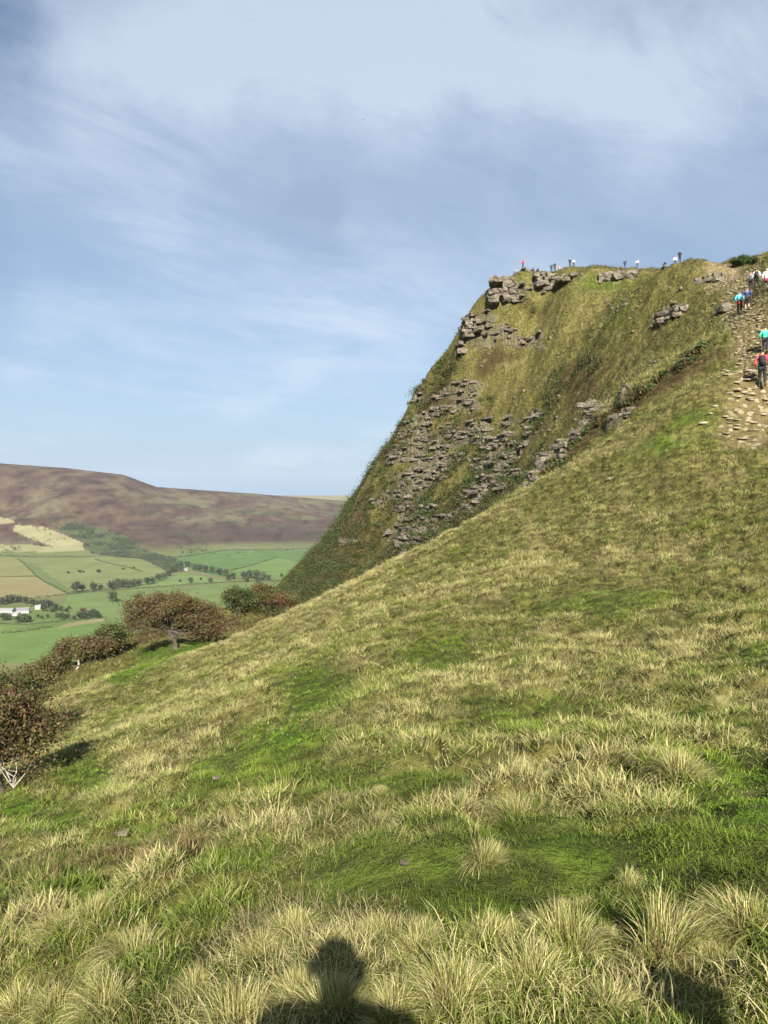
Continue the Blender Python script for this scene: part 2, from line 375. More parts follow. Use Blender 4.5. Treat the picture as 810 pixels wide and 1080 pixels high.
# ------------------------------------------------------------------ materials
def mat(name):
    m = bpy.data.materials.new(name); m.use_nodes = True
    n = NT(m.node_tree); b = m.node_tree.nodes['Principled BSDF']
    return m, n, b
def attr(n, name, out='Color'):
    a = n.new('ShaderNodeAttribute'); a.attribute_name = name; return a.outputs[out]
def plain(name, c, rough=0.8, var=0.15, scale=8.0):
    m, n, b = mat(name)
    t = n.new('ShaderNodeTexCoord').outputs['Object']
    f = n.ramp(n.noise(t, scale, 4), 0.3, 0.7)
    n.put(b.inputs['Base Color'], n.mix(f, tuple(x * (1 - var) for x in c) + (1,), tuple(min(1, x * (1 + var)) for x in c) + (1,)))
    b.inputs['Roughness'].default_value = rough; b.inputs['Specular IOR Level'].default_value = 0.25
    return m
def blades_mat(name, transl=0.3, rough=0.6, spec=0.25):
    m, n, b = mat(name)
    c = attr(n, 'Col')
    n.put(b.inputs['Base Color'], c); b.inputs['Roughness'].default_value = rough
    b.inputs['Specular IOR Level'].default_value = spec
    t = n.new('ShaderNodeBsdfTranslucent'); n.put(t.inputs[0], c)
    mx = n.new('ShaderNodeMixShader'); mx.inputs[0].default_value = transl
    n.l.new(b.outputs[0], mx.inputs[1]); n.l.new(t.outputs[0], mx.inputs[2])
    n.l.new(mx.outputs[0], m.node_tree.nodes['Material Output'].inputs[0])
    return m
M_BLADE = blades_mat('grass_blades'); M_LEAF = blades_mat('leaves', 0.22, 0.55)
def rock_color(n, pos):
    mp = n.new('ShaderNodeMapping'); n.l.new(pos, mp.inputs[0]); mp.inputs['Scale'].default_value = (0.8, 0.8, 2.6); pos = mp.outputs[0]
    big = n.noise(pos, 0.9, 5, 0.6); sm = n.noise(pos, 5.0, 5, 0.6)
    c = n.mix(n.ramp(big, 0.35, 0.65), (.175, .146, .105, 1), (.07, .060, .044, 1))
    c = n.mix(n.ramp(sm, 0.5, 0.68), c, (.29, .26, .20, 1))
    c = n.mix(n.ramp(n.noise(pos, 1.7, 4, 0.6, 1.0), 0.56, 0.66), c, (.055, .05, .042, 1))
    return c
def rock_mat():
    m, n, b = mat('gritstone')
    t = n.new('ShaderNodeNewGeometry').outputs['Position']
    n.put(b.inputs['Base Color'], rock_color(n, t)); b.inputs['Roughness'].default_value = 0.9
    b.inputs['Specular IOR Level'].default_value = 0.2
    bp = n.new('ShaderNodeBump'); bp.inputs['Strength'].default_value = 0.7; bp.inputs['Distance'].default_value = 0.12
    n.put(bp.inputs['Height'], n.noise(t, 3.5, 7, 0.65)); n.l.new(bp.outputs[0], b.inputs['Normal'])
    return m
M_ROCK = rock_mat()
def land_mat(name, soil=True):
    m, n, b = mat(name)
    pos = n.new('ShaderNodeNewGeometry').outputs['Position']
    c = attr(n, 'Col')
    f1 = n.noise(pos, 3.0, 7, 0.68); f2 = n.noise(pos, 0.55, 5, 0.6)
    c = n.mix(n.ramp(f1, 0.42, 0.62), n.mix(0.75, c, (.035, .034, .012, 1)), c)
    c = n.mix(n.math('MULTIPLY', n.ramp(f2, 0.5, 0.66), 0.30), c, (.24, .20, .085, 1))
    wall = attr(n, 'wall', 'Fac'); tr = attr(n, 'track', 'Fac')
    c = n.mix(wall, c, rock_color(n, pos))
    vo = n.new('ShaderNodeTexVoronoi'); n.put(vo.inputs['Vector'], pos); vo.inputs['Scale'].default_value = 2.6
    st = n.mix(n.ramp(n.noise(pos, 2.2, 4), 0.4, 0.6), (.37, .31, .20, 1), (.29, .24, .15, 1))
    st = n.mix(n.ramp(vo.outputs[0], 0.28, 0.42), st, (.14, .105, .05, 1))
    c = n.mix(tr, c, n.mix(n.ramp(f1, 0.5, 0.6, 0.0, 0.5), st, (.20, .19, .07, 1)))
    n.put(b.inputs['Base Color'], c); b.inputs['Roughness'].default_value = 0.95; b.inputs['Specular IOR Level'].default_value = 0.1
    bp = n.new('ShaderNodeBump'); bp.inputs['Strength'].default_value = 0.9; bp.inputs['Distance'].default_value = 0.22
    n.put(bp.inputs['Height'], f1); n.l.new(bp.outputs[0], b.inputs['Normal'])
    return m
M_LAND = land_mat('moorland_grass')
def valley_mat():
    m, n, b = mat('farmland')
    pos = n.new('ShaderNodeNewGeometry').outputs['Position']
    c = attr(n, 'Col')
    f1 = n.noise(pos, 0.02, 8, 0.66); f2 = n.noise(pos, 0.12, 5, 0.6)
    c = n.mix(n.ramp(f1, 0.35, 0.65, 0.0, 0.35), c, n.mix(1.0, c, (.62, .6, .62, 1), 'MULTIPLY'))
    c = n.mix(n.ramp(f2, 0.4, 0.6, 0.0, 0.25), c, n.mix(1.0, c, (1.25, 1.2, 1.1, 1), 'MULTIPLY'))
    n.put(b.inputs['Base Color'], c); b.inputs['Roughness'].default_value = 0.95; b.inputs['Specular IOR Level'].default_value = 0.05
    return m
M_VALLEY = valley_mat()

# ------------------------------------------------------------------ the land, one sheet in three rings
dense = np.arange(-35, 35.0001, 0.075)
side = 35 + np.cumsum(np.linspace(0.15, 4.2, 67)); side = side[side < 179]
ang = np.concatenate([-side[::-1], dense, side]); ang_r = np.radians(ang)
r1 = np.exp(np.arange(math.log(0.35), math.log(80), 0.0088)); r1[-1] = 80.0
r2 = np.arange(80, 215.01, 0.36); r3 = np.exp(np.arange(math.log(r2[-1]), math.log(11000), 0.0072))
def in_poly(x, y, poly):
    o = np.zeros(x.shape, bool); n = len(poly)
    for i in range(n):
        x1, y1 = poly[i]; x2, y2 = poly[(i + 1) % n]
        c = ((y1 > y) != (y2 > y))
        if y1 != y2: o ^= c & (x < (x2 - x1) * (y - y1) / (y2 - y1) + x1)
    return o
def on_floor(p):                      # a place in the valley
    q = unproject(p[0], p[1], 700, 6000, V0); return (q[0], q[1])
FIELDS = [   # outline, colour
    ([(-60, 586), (20, 588), (120, 587), (152, 590), (180, 601), (165, 609), (120, 616), (72, 627), (38, 608), (20, 592)], (.165, .19, .07)),
    ([(20, 589), (60, 612), (80, 625), (72, 627), (38, 608), (15, 592)], (.12, .155, .055)),
    ([(-80, 588), (20, 589), (36, 607), (-80, 609)], (.20, .20, .075)),
    ([(-90, 609), (38, 608.5), (71, 627), (30, 632), (-90, 636)], (.235, .205, .095)),
    ([(182, 592), (196, 584), (240, 580), (400, 577), (400, 613), (300, 611), (230, 608)], (.10, .165, .05)),
    ([(243, 602), (292, 588), (345, 600), (345, 612), (300, 611)], (.135, .195, .06)),
    ([(60, 640), (76, 628), (120, 622), (250, 615), (330, 613), (330, 660), (110, 660)], (.135, .185, .06)),
    ([(-60, 640), (40, 640), (100, 652), (112, 660), (60, 662), (-60, 672)], (.12, .17, .05)),
    ([(55, 660), (115, 651), (120, 700), (-90, 700), (-90, 674)], (.125, .19, .05)),
    ([(70, 658), (108, 652), (112, 655), (62, 663)], (.25, .22, .12)),
    ([(128, 620), (192, 605), (240, 613), (180, 618)], (.14, .20, .065)),
    ([(15, 554), (45, 556), (88, 572), (88, 581), (62, 579), (38, 570), (14, 561)], (.25, .235, .12)),
    ([(-60, 577), (34, 575), (88, 580), (60, 583), (-60, 583)], (.23, .23, .11)),
    ([(-30, 546), (5, 546), (20, 552), (-30, 555)], (.25, .22, .12)),
]
FIELDS = [([on_floor(p) for p in poly], c) for poly, c in FIELDS]
CLOUGH = [on_floor(p) for p in [(70, 553), (105, 556), (135, 566), (150, 578), (184, 590), (196, 603), (178, 603), (148, 589), (96, 584), (88, 571), (60, 560)]]
def valley_cover(x, y, z):
    t = x / np.maximum(y, 1); n = fbm(x / 330, y / 420, 6, 80, 0.6); n2 = fbm(x / 110, y / 170, 5, 84, 0.62)
    heath = lerp(C(.088, .056, .042), C(.140, .100, .060), sstep(-.25, .35, n2))
    c = lerp(C(.125, .145, .05), C(.15, .16, .065), sstep(-.3, .3, n))
    up = sstep(-212, -190, z - 0 * n)
    moor = lerp(heath, C(.175, .155, .088), 0.85 * sstep(0.05, 0.55, n + 0.25 * n2 + 0.25 * sstep(-.35, -.1, t) * sstep(-160, -60, z)))
    moor = lerp(moor, C(.12, .16, .06), 0.7 * sstep(.25, .45, fbm(x / 350, y / 200, 3, 90)) * sstep(-.33, -.2, t))
    moor = lerp(moor, C(.075, .048, .040), 0.75 * sstep(-.36, -.28, t) * sstep(-205, -195, z) * sstep(-120, -150, z) * sstep(-.3, .1, n2 + .2))
    moor = moor * (1 - 0.35 * sstep(.15, .35, fbm(x / 60, y / 130, 4, 93)))[..., None]
    moor = moor * 0.80
    c = lerp(c, moor, np.maximum(up, 0) * (y > 2400))
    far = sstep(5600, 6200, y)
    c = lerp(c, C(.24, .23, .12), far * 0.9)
    wob = 9 * fbm(x / 60, y / 60, 3, 97)
    for poly, cc in FIELDS:
        p = np.array(poly); x0, y0 = p.min(0) - 20; x1, y1 = p.max(0) + 20
        k = np.nonzero((x > x0) & (x < x1) & (y > y0) & (y < y1))[0]
        if not len(k): continue
        rough = 3.2 if cc[0] > .255 and y0 > 2600 else 0.5
        ins = in_poly(x[k] + wob[k] * rough, y[k] + wob[k] * rough * 1.6, poly)
        c[k[ins]] = np.array(cc) * (1 + 0.16 * n2[k[ins]][:, None])
    k = in_poly(x, y, CLOUGH); c[k] = C(.07, .085, .035)
    return c
def ring(name, rr, matl, valley=False):
    A, RR = np.meshgrid(ang_r, rr); x = (RR * np.sin(A)).ravel(); y = (RR * np.cos(A)).ravel()
    z, crag, wall, tr = ground(x, y, True)
    if valley:
        c = valley_cover(x, y, z)
        g, p, bk = cover(x, y); hc = lerp(lerp(OLIVE, STRAW, p * 0.5), BRACK, bk)
        c = lerp(hc, c, sstep(230, 420, RR.ravel()))
    else:
        g, p, bk = cover(x, y)
        c = lerp(lerp(lerp(OLIVE * 0.62, STRAW * 0.55, p * 0.75), LUSHC * 0.65, g), BRACK * 0.75, bk)  # ground colours cut down, painting in the shade of gaps between blades
        c = lerp(c, ROCK * 0.35, crag * 0.5)
    nr, nc = len(rr), len(ang)
    i = np.arange(nr - 1)[:, None] * nc + np.arange(nc)[None]
    j = np.arange(nr - 1)[:, None] * nc + (np.arange(nc)[None] + 1) % nc
    q = np.stack([i, j, j + nc, i + nc], -1).reshape(-1, 4)[:, ::-1]
    me = mesh_np(name, np.stack([x, y, z], 1), quads=q, colors=c, mat=matl, smooth=True, attrs={} if valley else {'wall': wall, 'track': tr})
    o = link(name, me); o['kind'] = 'structure'
    return o
ring('hillside', r1, M_LAND); ring('bluff_slope', np.concatenate([[80.0], r2[1:]]), M_LAND); ring('valley_ground', r3, M_VALLEY, True)

# ------------------------------------------------------------------ growing things: blades, leaves, limbs
def blades(base, az, lean, length, width, c0, c1, seg=2, droop=0.6, face=None):
    """thin tapering strips; base (n,3); az direction of lean; c0 root colour, c1 tip colour (n,3)"""
    n = len(base)
    dirn = np.stack([np.cos(az), np.sin(az), np.zeros(n)], 1)
    fa = az + np.pi / 2 if face is None else face
    wv = np.stack([np.cos(fa), np.sin(fa), np.zeros(n)], 1)
    vs = []; cs = []
    for k in range(seg + 1):
        t = k / seg
        a = lean * (0.35 + 0.65 * t * (1 + droop * t))
        h = length * t
        # integrate a bending curve roughly
        off = dirn * (h * np.sin(a))[:, None]; up = (h * np.cos(np.minimum(a, 2.0)))
        p = base + off; p = p.copy(); p[:, 2] += up
        ww = width * (1 - 0.55 * t) * 0.5
        cc = c0 * (1 - t) + c1 * t
        if k < seg:
            vs += [p - wv * ww[:, None], p + wv * ww[:, None]]; cs += [cc, cc]
        else:
            vs.append(p); cs.append(cc)
    m = 2 * seg + 1
    V = np.stack(vs, 1).reshape(-1, 3); CC = np.stack(cs, 1).reshape(-1, 3)
    lp = []; sz = []
    for k in range(seg - 1): lp += [2 * k, 2 * k + 1, 2 * k + 3, 2 * k + 2]; sz.append(4)
    k = seg - 1; lp += [2 * k, 2 * k + 1, 2 * k + 2]; sz.append(3)
    L = (np.arange(n)[:, None] * m + np.array(lp)[None]).ravel()
    per = len(lp); st = np.concatenate([[0], np.cumsum(sz)[:-1]])
    ST = (np.arange(n)[:, None] * per + st[None]).ravel()
    return V, L, ST, CC
def blades_mesh(name, parts, matl):
    Vs, Ls, Ss, Cs = [], [], [], []; vo = lo = 0
    for V, L, S_, CC in parts:
        Vs.append(V); Ls.append(L + vo); Ss.append(S_ + lo); Cs.append(CC); vo += len(V); lo += len(L)
    return mesh_np(name, np.concatenate(Vs), loops=np.concatenate(Ls), starts=np.concatenate(Ss), colors=np.concatenate(Cs), mat=matl)
GREEN_R, GREEN_T = C(.05, .09, .008), C(.205, .285, .030)  # dark root colours also carry painted shade between the blades
STRAW_R, STRAW_T = C(.16, .145, .04), C(.62, .545, .255)
BROWN_R, BROWN_T = C(.085, .060, .025), C(.235, .155, .065)
def jitter(c, n, k=0.25):
    return c * (1 + k * (rng.random((n, 1)) * 2 - 1))
def scatter(rmin, rmax, half, dens, power=0.0):
    """random places in a wedge in front of the hillside: dens per square metre at rmin, thinning with distance"""
    out = []
    edges = np.exp(np.linspace(math.log(rmin), math.log(rmax), 14))
    for a, b in zip(edges[:-1], edges[1:]):
        area = half * (b * b - a * a); m = (a + b) / 2
        n = int(area * dens * (rmin / m) ** power)
        r = np.sqrt(rng.random(n) * (b * b - a * a) + a * a); th = (rng.random(n) * 2 - 1) * half
        out.append(np.stack([r * np.sin(th), r * np.cos(th)], 1))
    return np.concatenate(out)
def grow(name, xy, per, spread, L, Wd, seg, lean, green_cut=0.5, hide=None, straw_bias=0.0, Lg=None):
    x, y = xy[:, 0], xy[:, 1]
    z, crag, wall, tr = ground(x, y, True)
    g, p, bk = cover(x, y)
    keep = (wall < 0.3) & (tr < 0.2 + 0.95 * rng.random(len(x)))
    if hide is not None: keep &= hide(x, y, z)
    x, y, z, g, p, bk = [a[keep] for a in (x, y, z, g, p, bk)]
    n = len(x)
    hv, he = cells(x / 0.62 + 0.3 * fbm(x, y, 2, 17), y / 0.62, 19); dome = sstep(0.02, 0.55, he) * (0.35 + 0.65 * hv)
    hv2 = hsh(np.floor(hv * 9973), np.floor(hv * 131), 5)
    size = (0.62 + 0.75 * dome) * (0.65 + 0.7 * rng.random(n)) * (1 - 0.55 * g) * (0.85 + 0.5 * p)
    taz = rng.random(n) * 6.283
    q = np.clip(p * 1.15 + straw_bias + 0.15 * (rng.random(n) - 0.5) + 0.8 * (hv2 - 0.5), 0, 1) * (1 - 0.8 * g)
    X = np.repeat(np.arange(n), per); N_ = len(X)
    ph = rng.random(N_) * 6.283; rr = np.sqrt(rng.random(N_)) * spread * np.repeat(size, per)
    bx = x[X] + rr * np.cos(ph); by = y[X] + rr * np.sin(ph)
    bz = z[X] - (0.005 if per == 1 else 0.02)
    # outward lean plus a general lean down the slope
    az = ph + 0.5 * rng.standard_normal(N_)
    ln = lean * (0.35 + 0.9 * rng.random(N_))
    dx = np.cos(az) * np.sin(ln) - 0.22; dy = np.sin(az) * np.sin(ln) - 0.05
    az = np.arctan2(dy, dx); ln = np.arcsin(np.clip(np.hypot(dx, dy), 0, .97))
    fa = rng.random(N_) * 3.1416
    base = np.stack([bx, by, bz], 1)
    isb = rng.random(N_) < bk[X] * 0.8
    iss = (rng.random(N_) < q[X] * 1.1) & ~isb
    c0 = np.where(isb[:, None], BROWN_R, np.where(iss[:, None], STRAW_R, GREEN_R * (1 - .0)))
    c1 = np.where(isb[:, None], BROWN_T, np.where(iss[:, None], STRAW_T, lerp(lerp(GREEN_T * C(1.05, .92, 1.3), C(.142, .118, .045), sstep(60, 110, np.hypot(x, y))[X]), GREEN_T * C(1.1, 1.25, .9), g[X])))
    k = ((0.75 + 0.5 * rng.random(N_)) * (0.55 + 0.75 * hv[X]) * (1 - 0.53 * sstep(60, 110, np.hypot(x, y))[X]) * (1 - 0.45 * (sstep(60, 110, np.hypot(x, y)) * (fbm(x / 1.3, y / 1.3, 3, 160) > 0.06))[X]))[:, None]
    ll = L * size[X] * (0.6 + 0.6 * rng.random(N_))
    return blades(base, az, ln, ll, Wd * (0.7 + 0.6 * rng.random(N_)), c0 * k, c1 * k, seg, 0.6, fa)
def hid_far(x, y, z):
    return np.ones(len(x), bool)
HALF = R(33)
# turf close by, longer grass farther up the slope, clumps on the bluff
turf = scatter(1.3, 30, R(37), 17000, 1.55)
near_turf = turf[np.hypot(turf[:, 0], turf[:, 1]) < 5]; far_turf = turf[np.hypot(turf[:, 0], turf[:, 1]) >= 5]
gp = [grow('turf', near_turf, 1, 0.02, 0.065, 0.0042, 2, 0.9, straw_bias=-0.2), grow('turf', far_turf, 1, 0.02, 0.09, 0.014, 1, 0.9, straw_bias=-0.15)]
mid1 = scatter(1.6, 70, HALF, 180, 0.55)
rr_ = np.hypot(mid1[:, 0], mid1[:, 1]) * (0.85 + 0.3 * rng.random(len(mid1)))
for a_, b_, per_, L_, w_, sg_ in [(0, 6, 24, .105, .0036, 3), (6, 14, 22, .115, .005, 2), (14, 28, 20, .135, .0078, 2), (28, 90, 17, .17, .013, 2)]:
    gp.append(grow('tuft', mid1[(rr_ >= a_) & (rr_ < b_)], per_, 0.08 + 0.02 * sg_ * (sg_ == 2), L_, w_, sg_, 0.8))
o = link('grass', blades_mesh('slope_grass', gp, M_BLADE)); o['kind'] = 'stuff'
far1 = scatter(60, 190, R(29), 9, 0.5)
far1 = far1[(far1[:, 0] / far1[:, 1] > -0.55)]
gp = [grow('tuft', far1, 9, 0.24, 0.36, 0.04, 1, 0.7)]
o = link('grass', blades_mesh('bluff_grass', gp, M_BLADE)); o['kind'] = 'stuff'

# tussocks one can tell apart, close to the viewer
def tussock_mesh(i, nb, brown=0.0):
    k = 1 if brown else int(rng.integers(3, 6))
    cx = rng.normal(0, 0.055, (k, 2)); ci = rng.integers(0, k, nb); wide = (0.6 + 0.5 * rng.random(k))[ci]
    ph = rng.random(nb) * 6.283; rr = 0.065 * np.sqrt(rng.random(nb)) * wide
    base = np.stack([cx[ci, 0] + rr * np.cos(ph), cx[ci, 1] + rr * np.sin(ph), np.full(nb, -0.05)], 1)
    ax = base[:, 0] + 0.035 * rng.standard_normal(nb) - 0.02; ay = base[:, 1] + 0.035 * rng.standard_normal(nb)
    az = np.arctan2(ay, ax) + 0.6 * rng.standard_normal(nb)
    ln = np.clip(0.05 + np.hypot(ax, ay) / 0.11 * 0.75 + 0.28 * rng.standard_normal(nb), 0.02, 1.35)
    if brown: ln *= 0.4
    ll = (0.12 + 0.19 * rng.random(nb) ** 0.7)
    s = rng.random(nb) < 0.62; b = rng.random(nb) < (brown or 0.12)
    c0 = np.where(b[:, None], BROWN_R, np.where(s[:, None], STRAW_R * C(.9, 1.1, 1), GREEN_R)); c1 = np.where(b[:, None], BROWN_T, np.where(s[:, None], STRAW_T, GREEN_T * C(1.1, .95, 1.4)))
    k = (0.6 + 0.8 * rng.random(nb))[:, None]
    return blades_mesh('tussock', [blades(base, az, ln, ll, 0.0024 + 0.003 * rng.random(nb), c0 * k, c1 * k, 5, 0.9, az + np.pi / 2 + 0.9 * rng.standard_normal(nb))], M_BLADE)
TM = [tussock_mesh(i, 2000) for i in range(8)]; TB = [tussock_mesh(9, 420, 0.8) for i in range(2)]
def put_tussock(x, y, width, tall=1.0, mesh=None, label=None, group=True):
    o = link('grass_tussock', mesh or TM[rng.integers(len(TM))])
    s = width / 0.45
    o.location = (x, y, float(ground(np.array([x]), np.array([y]))[0]) - 0.02)
    o.scale = (s * (0.85 + 0.3 * rng.random()), s * (0.85 + 0.3 * rng.random()), s * tall * (0.75 + 0.45 * rng.random())); o.rotation_euler = (rng.normal() * 0.12, -0.12 + rng.normal() * 0.12, rng.random() * 6.28)
    tag(o, label or 'straw and green tussock of rough grass on the near slope', 'tussock', 'tussocks of rough grass on the near slope' if group else None)
    return o
SPECIAL = {(692, 1000): 'largest pale tussock, fanning wide above the dark shaded hollow at lower right',
           (795, 975): 'tall straw tussock cut by the right edge of the view above the hollow',
           (175, 918): 'upright rusty brown tuft of rushes on the left of the slope'}
for px, py, wpx in [(692, 1000, 125), (795, 975, 110), (480, 1062, 110), (600, 1000, 100), (560, 1040, 80), (640, 1075, 80), (350, 1072, 90), (250, 1078, 90), (120, 1070, 80), (312, 985, 66),
        (150, 1010, 66), (60, 1066, 60), (718, 842, 64), (700, 806, 44), (512, 925, 50), (545, 862, 60), (440, 1010, 66), (415, 1070, 70), (25, 1075, 70), (790, 780, 44), (205, 1045, 60),
        (640, 985, 60), (755, 1010, 60), (520, 1000, 66), (400, 990, 50), (20, 1010, 50), (100, 1000, 50), (270, 1010, 60), (560, 975, 50), (320, 1060, 70), (660, 935, 44), (760, 760, 36), (540, 830, 34), (175, 918, 40), (150, 924, 30), (205, 912, 30)]:
    q = unproject(px, py, 1.3); wd = wpx / 816 * q[1]
    br = (px, py) in [(175, 918), (150, 924), (205, 912)]
    lab = SPECIAL.get((px, py))
    put_tussock(q[0], q[1], wd * (1.0 if not br else 1.2), 1.0 if not br else 1.5, TB[rng.integers(2)] if br else None,
                lab or (('low rusty tuft of rushes, left of the upright brown tuft' if px < 160 else 'low rusty tuft of rushes, right of the upright brown tuft') if br else None), lab is None and not br)
for x, y in scatter(2.6, 13, R(33), 1.2, 0.7):
    if rng.random() < 0.75 - 0.6 * float(field_of(LUSH, x, y)): put_tussock(float(x), float(y), 0.14 + 0.18 * rng.random(), 0.8)

# ------------------------------------------------------------------ gritstone: outcrops, blocks and small stones
import bmesh
from mathutils import noise as mn
def block_bm(bm, cx, cy, cz, w, dp, h, seed, rz=0.0, cuts=3, rough=0.10):
    b2 = bmesh.new(); bmesh.ops.create_cube(b2, size=1.0)
    bmesh.ops.subdivide_edges(b2, edges=b2.edges[:], cuts=cuts, use_grid_fill=True)
    ca, sa = math.cos(rz), math.sin(rz); rr = random.Random(seed)
    tx, ty = rr.uniform(-.2, .2), rr.uniform(-.2, .2)
    for v in b2.verts:
        c = v.co; k = 1 - 0.10 * (abs(c.x * 2) ** 4 + abs(c.y * 2) ** 4 + abs(c.z * 2) ** 4) / 2
        p = Vector((c.x * k * w * (1 + tx * c.z), c.y * k * dp * (1 + ty * c.z), c.z * k * h))
        q = p * 1.1 + Vector((seed * 7.7, seed * 3.1, 0))
        p += mn.noise_vector(q) * rough * min(w, dp, h) * 2.0 + mn.noise_vector(q * 2.7) * rough * min(w, dp, h)
        v.co = Vector((cx + p.x * ca - p.y * sa, cy + p.x * sa + p.y * ca, cz + p.z))
    me = bpy.data.meshes.new('tmp'); b2.to_mesh(me); bm.from_mesh(me); bpy.data.meshes.remove(me); b2.free()
def bm_mesh(name, bm, m, smooth=False):
    me = bpy.data.meshes.new(name); bm.to_mesh(me); bm.free(); me.materials.append(m)
    if smooth: me.polygons.foreach_set('use_smooth', np.ones(len(me.polygons), dtype=bool))
    return me
def outcrop_mesh(seed, w, dp, h, layers):
    """a jointed, bedded outcrop: broken courses of blocks one above another"""
    bm = bmesh.new(); rr = random.Random(seed); z = -0.25 * h
    th = (h * 1.25) / layers
    for k in range(layers):
        f = k / max(1, layers - 1); ww = w * rr.uniform(0.75, 1.05) * (1 - 0.25 * f); x = -ww / 2 + rr.uniform(-.08, .08) * w
        end = x + ww; t = th * rr.uniform(0.8, 1.25)
        while x < end:
            bw = min(rr.uniform(0.6, 1.9) * t * 1.3, end - x + 0.3 * t)
            if rr.random() < 0.82:
                block_bm(bm, x + bw / 2, rr.uniform(-.10, .12) * dp + 0.15 * dp * f, z + t / 2, bw * 1.02, dp * rr.uniform(.7, 1.0), t * rr.uniform(0.9, 1.06), rr.randint(0, 9999), rr.uniform(-.2, .2), 4, 0.16)
            x += bw
        z += t * 0.94
    return bm_mesh('outcrop', bm, M_ROCK)
def put_outcrop(px, py, wpx, hpx, dmin, label, layers=3, seed=1, dp=None, rz=0.0, sink=0.0):
    q = unproject(px, py, dmin, fn=lambda a, b: ground(a, b)); d_ = q[1]
    w_, h_ = wpx / 816 * d_, hpx / 816 * d_
    o = link('rock_outcrop', outcrop_mesh(seed, w_, dp or max(2.0, w_ * 0.5), h_, layers))
    o.location = (q[0], q[1] + 0.2, q[2] - sink); o.rotation_euler = (0, 0, rz)
    return tag(o, label, 'rock outcrop')
put_outcrop(533, 316, 40, 21, 120, 'jutting gritstone outcrop forming the prow where the cliff top meets the sky', 4, 11, 5.0, -.1)
put_outcrop(497, 357, 22, 15, 120, 'stepped rock ledges on the cliff skyline below the prow', 5, 12, 4.0, .2)
put_outcrop(487, 371, 15, 12, 120, 'lowest of the dark stepped ledges on the left cliff skyline', 3, 13, 3.5, .2)
put_outcrop(575, 302, 30, 13, 120, 'broken pale outcrop just under the two dark walkers on the summit', 3, 14, 4)
put_outcrop(598, 300, 22, 12, 120, 'weathered outcrop below the seated pair at the end of the summit edge', 3, 15, 4)
put_outcrop(638, 296, 16, 8, 120, 'squarish grey block standing alone on the grassy summit shoulder', 1, 16, 3)
put_outcrop(657, 294, 24, 6, 120, 'long low slab with a dark shaded underside beside the squarish block', 1, 17, 3)
put_outcrop(700, 340, 22, 11, 85, 'pale boulder cluster half way up the right-hand rib of the bluff', 2, 18, 3)
put_outcrop(716, 333, 16, 9, 85, 'smaller pale outcrop just right of the boulder cluster on the rib', 2, 19, 3)
put_outcrop(757, 296, 12, 7, 85, 'low reddish rock ledge under the summit bush', 2, 20, 2)
put_outcrop(764, 329, 14, 6, 54, 'flat dark-edged rock beside the turquoise-shirted walker', 1, 21, 2)
put_outcrop(594, 480, 14, 15, 54, 'upright cleft outcrop showing above the near grassy crest', 3, 22, 2, .3)
put_outcrop(576, 494, 16, 7, 54, 'low line of pale rocks left of the cleft outcrop', 2, 23, 1.6, .5)
put_outcrop(613, 463, 20, 7, 54, 'shelving rocks in the gully right of the cleft outcrop', 2, 24, 1.6, .3)
put_outcrop(657, 444, 12, 8, 54, 'small dark-based boulder perched on the second crest', 1, 25, 1.3)
BLK = []
for i in range(10):
    bm = bmesh.new(); rr = random.Random(i)
    block_bm(bm, 0, 0, 0, rr.uniform(.8, 1.5), rr.uniform(.7, 1), rr.uniform(.55, .95), i + 50, 0, 4, 0.09)
    if i % 2: block_bm(bm, rr.uniform(.4, .7), rr.uniform(-.1, .2), rr.uniform(-.15, .2), .7, .7, .6, i + 90, .2, 3, 0.09)
    BLK.append(bm_mesh('block', bm, M_ROCK))
cand = scatter(54, 186, R(28), 6, 0)
h_, cr_, wl_, tr_ = ground(cand[:, 0], cand[:, 1], True)
k = np.nonzero((wl_ > 0.55) & (cand[:, 0] / cand[:, 1] > -0.12))[0]; rng.shuffle(k)
put = []
def rock_label(x, y, z):
    px_ = 405 + x / y * 816; py_ = 520 - z / y * 816
    if y < 80: return 'gritstone block among the grass of the second rib', 'blocks on the second rib'
    if py_ < 325: return 'gritstone block near the top edge of the bluff', 'blocks along the top edge'
    if py_ < 385 and px_ < 600: return 'gritstone block in the upper rock band of the bluff', 'blocks in the upper rock band'
    if px_ > 600: return 'gritstone block on the grassy right side of the bluff', 'blocks on the grassy side'
    if py_ > 545: return 'pale block low down in the scrubby foot of the cliff', 'blocks at the foot of the cliff'
    return 'jointed gritstone block in the main cliff of the bluff', 'blocks of the main cliff'
for i in k:
    x, y = cand[i]
    s = (0.65 + 1.0 * rng.random() ** 1.4) * (0.42 if y < 82 else 1)
    if any((x - a) ** 2 + (y - b) ** 2 < (0.9 * (s + c)) ** 2 for a, b, c in put): continue
    put.append((x, y, s)); z = h_[i]
    o = link('crag_block', BLK[rng.integers(len(BLK))])
    o.location = (x, y, z - 0.12 * s); o.rotation_euler = (rng.normal() * .05, rng.normal() * .05, -1.0 + rng.normal() * .3)
    o.scale = (s * (1.5 + 1.6 * rng.random()), s, s * (0.5 + .45 * rng.random()))
    la, gr = rock_label(x, y, z); tag(o, la, 'rock', gr)
    if len(put) >= 280: break
put = put[:280]
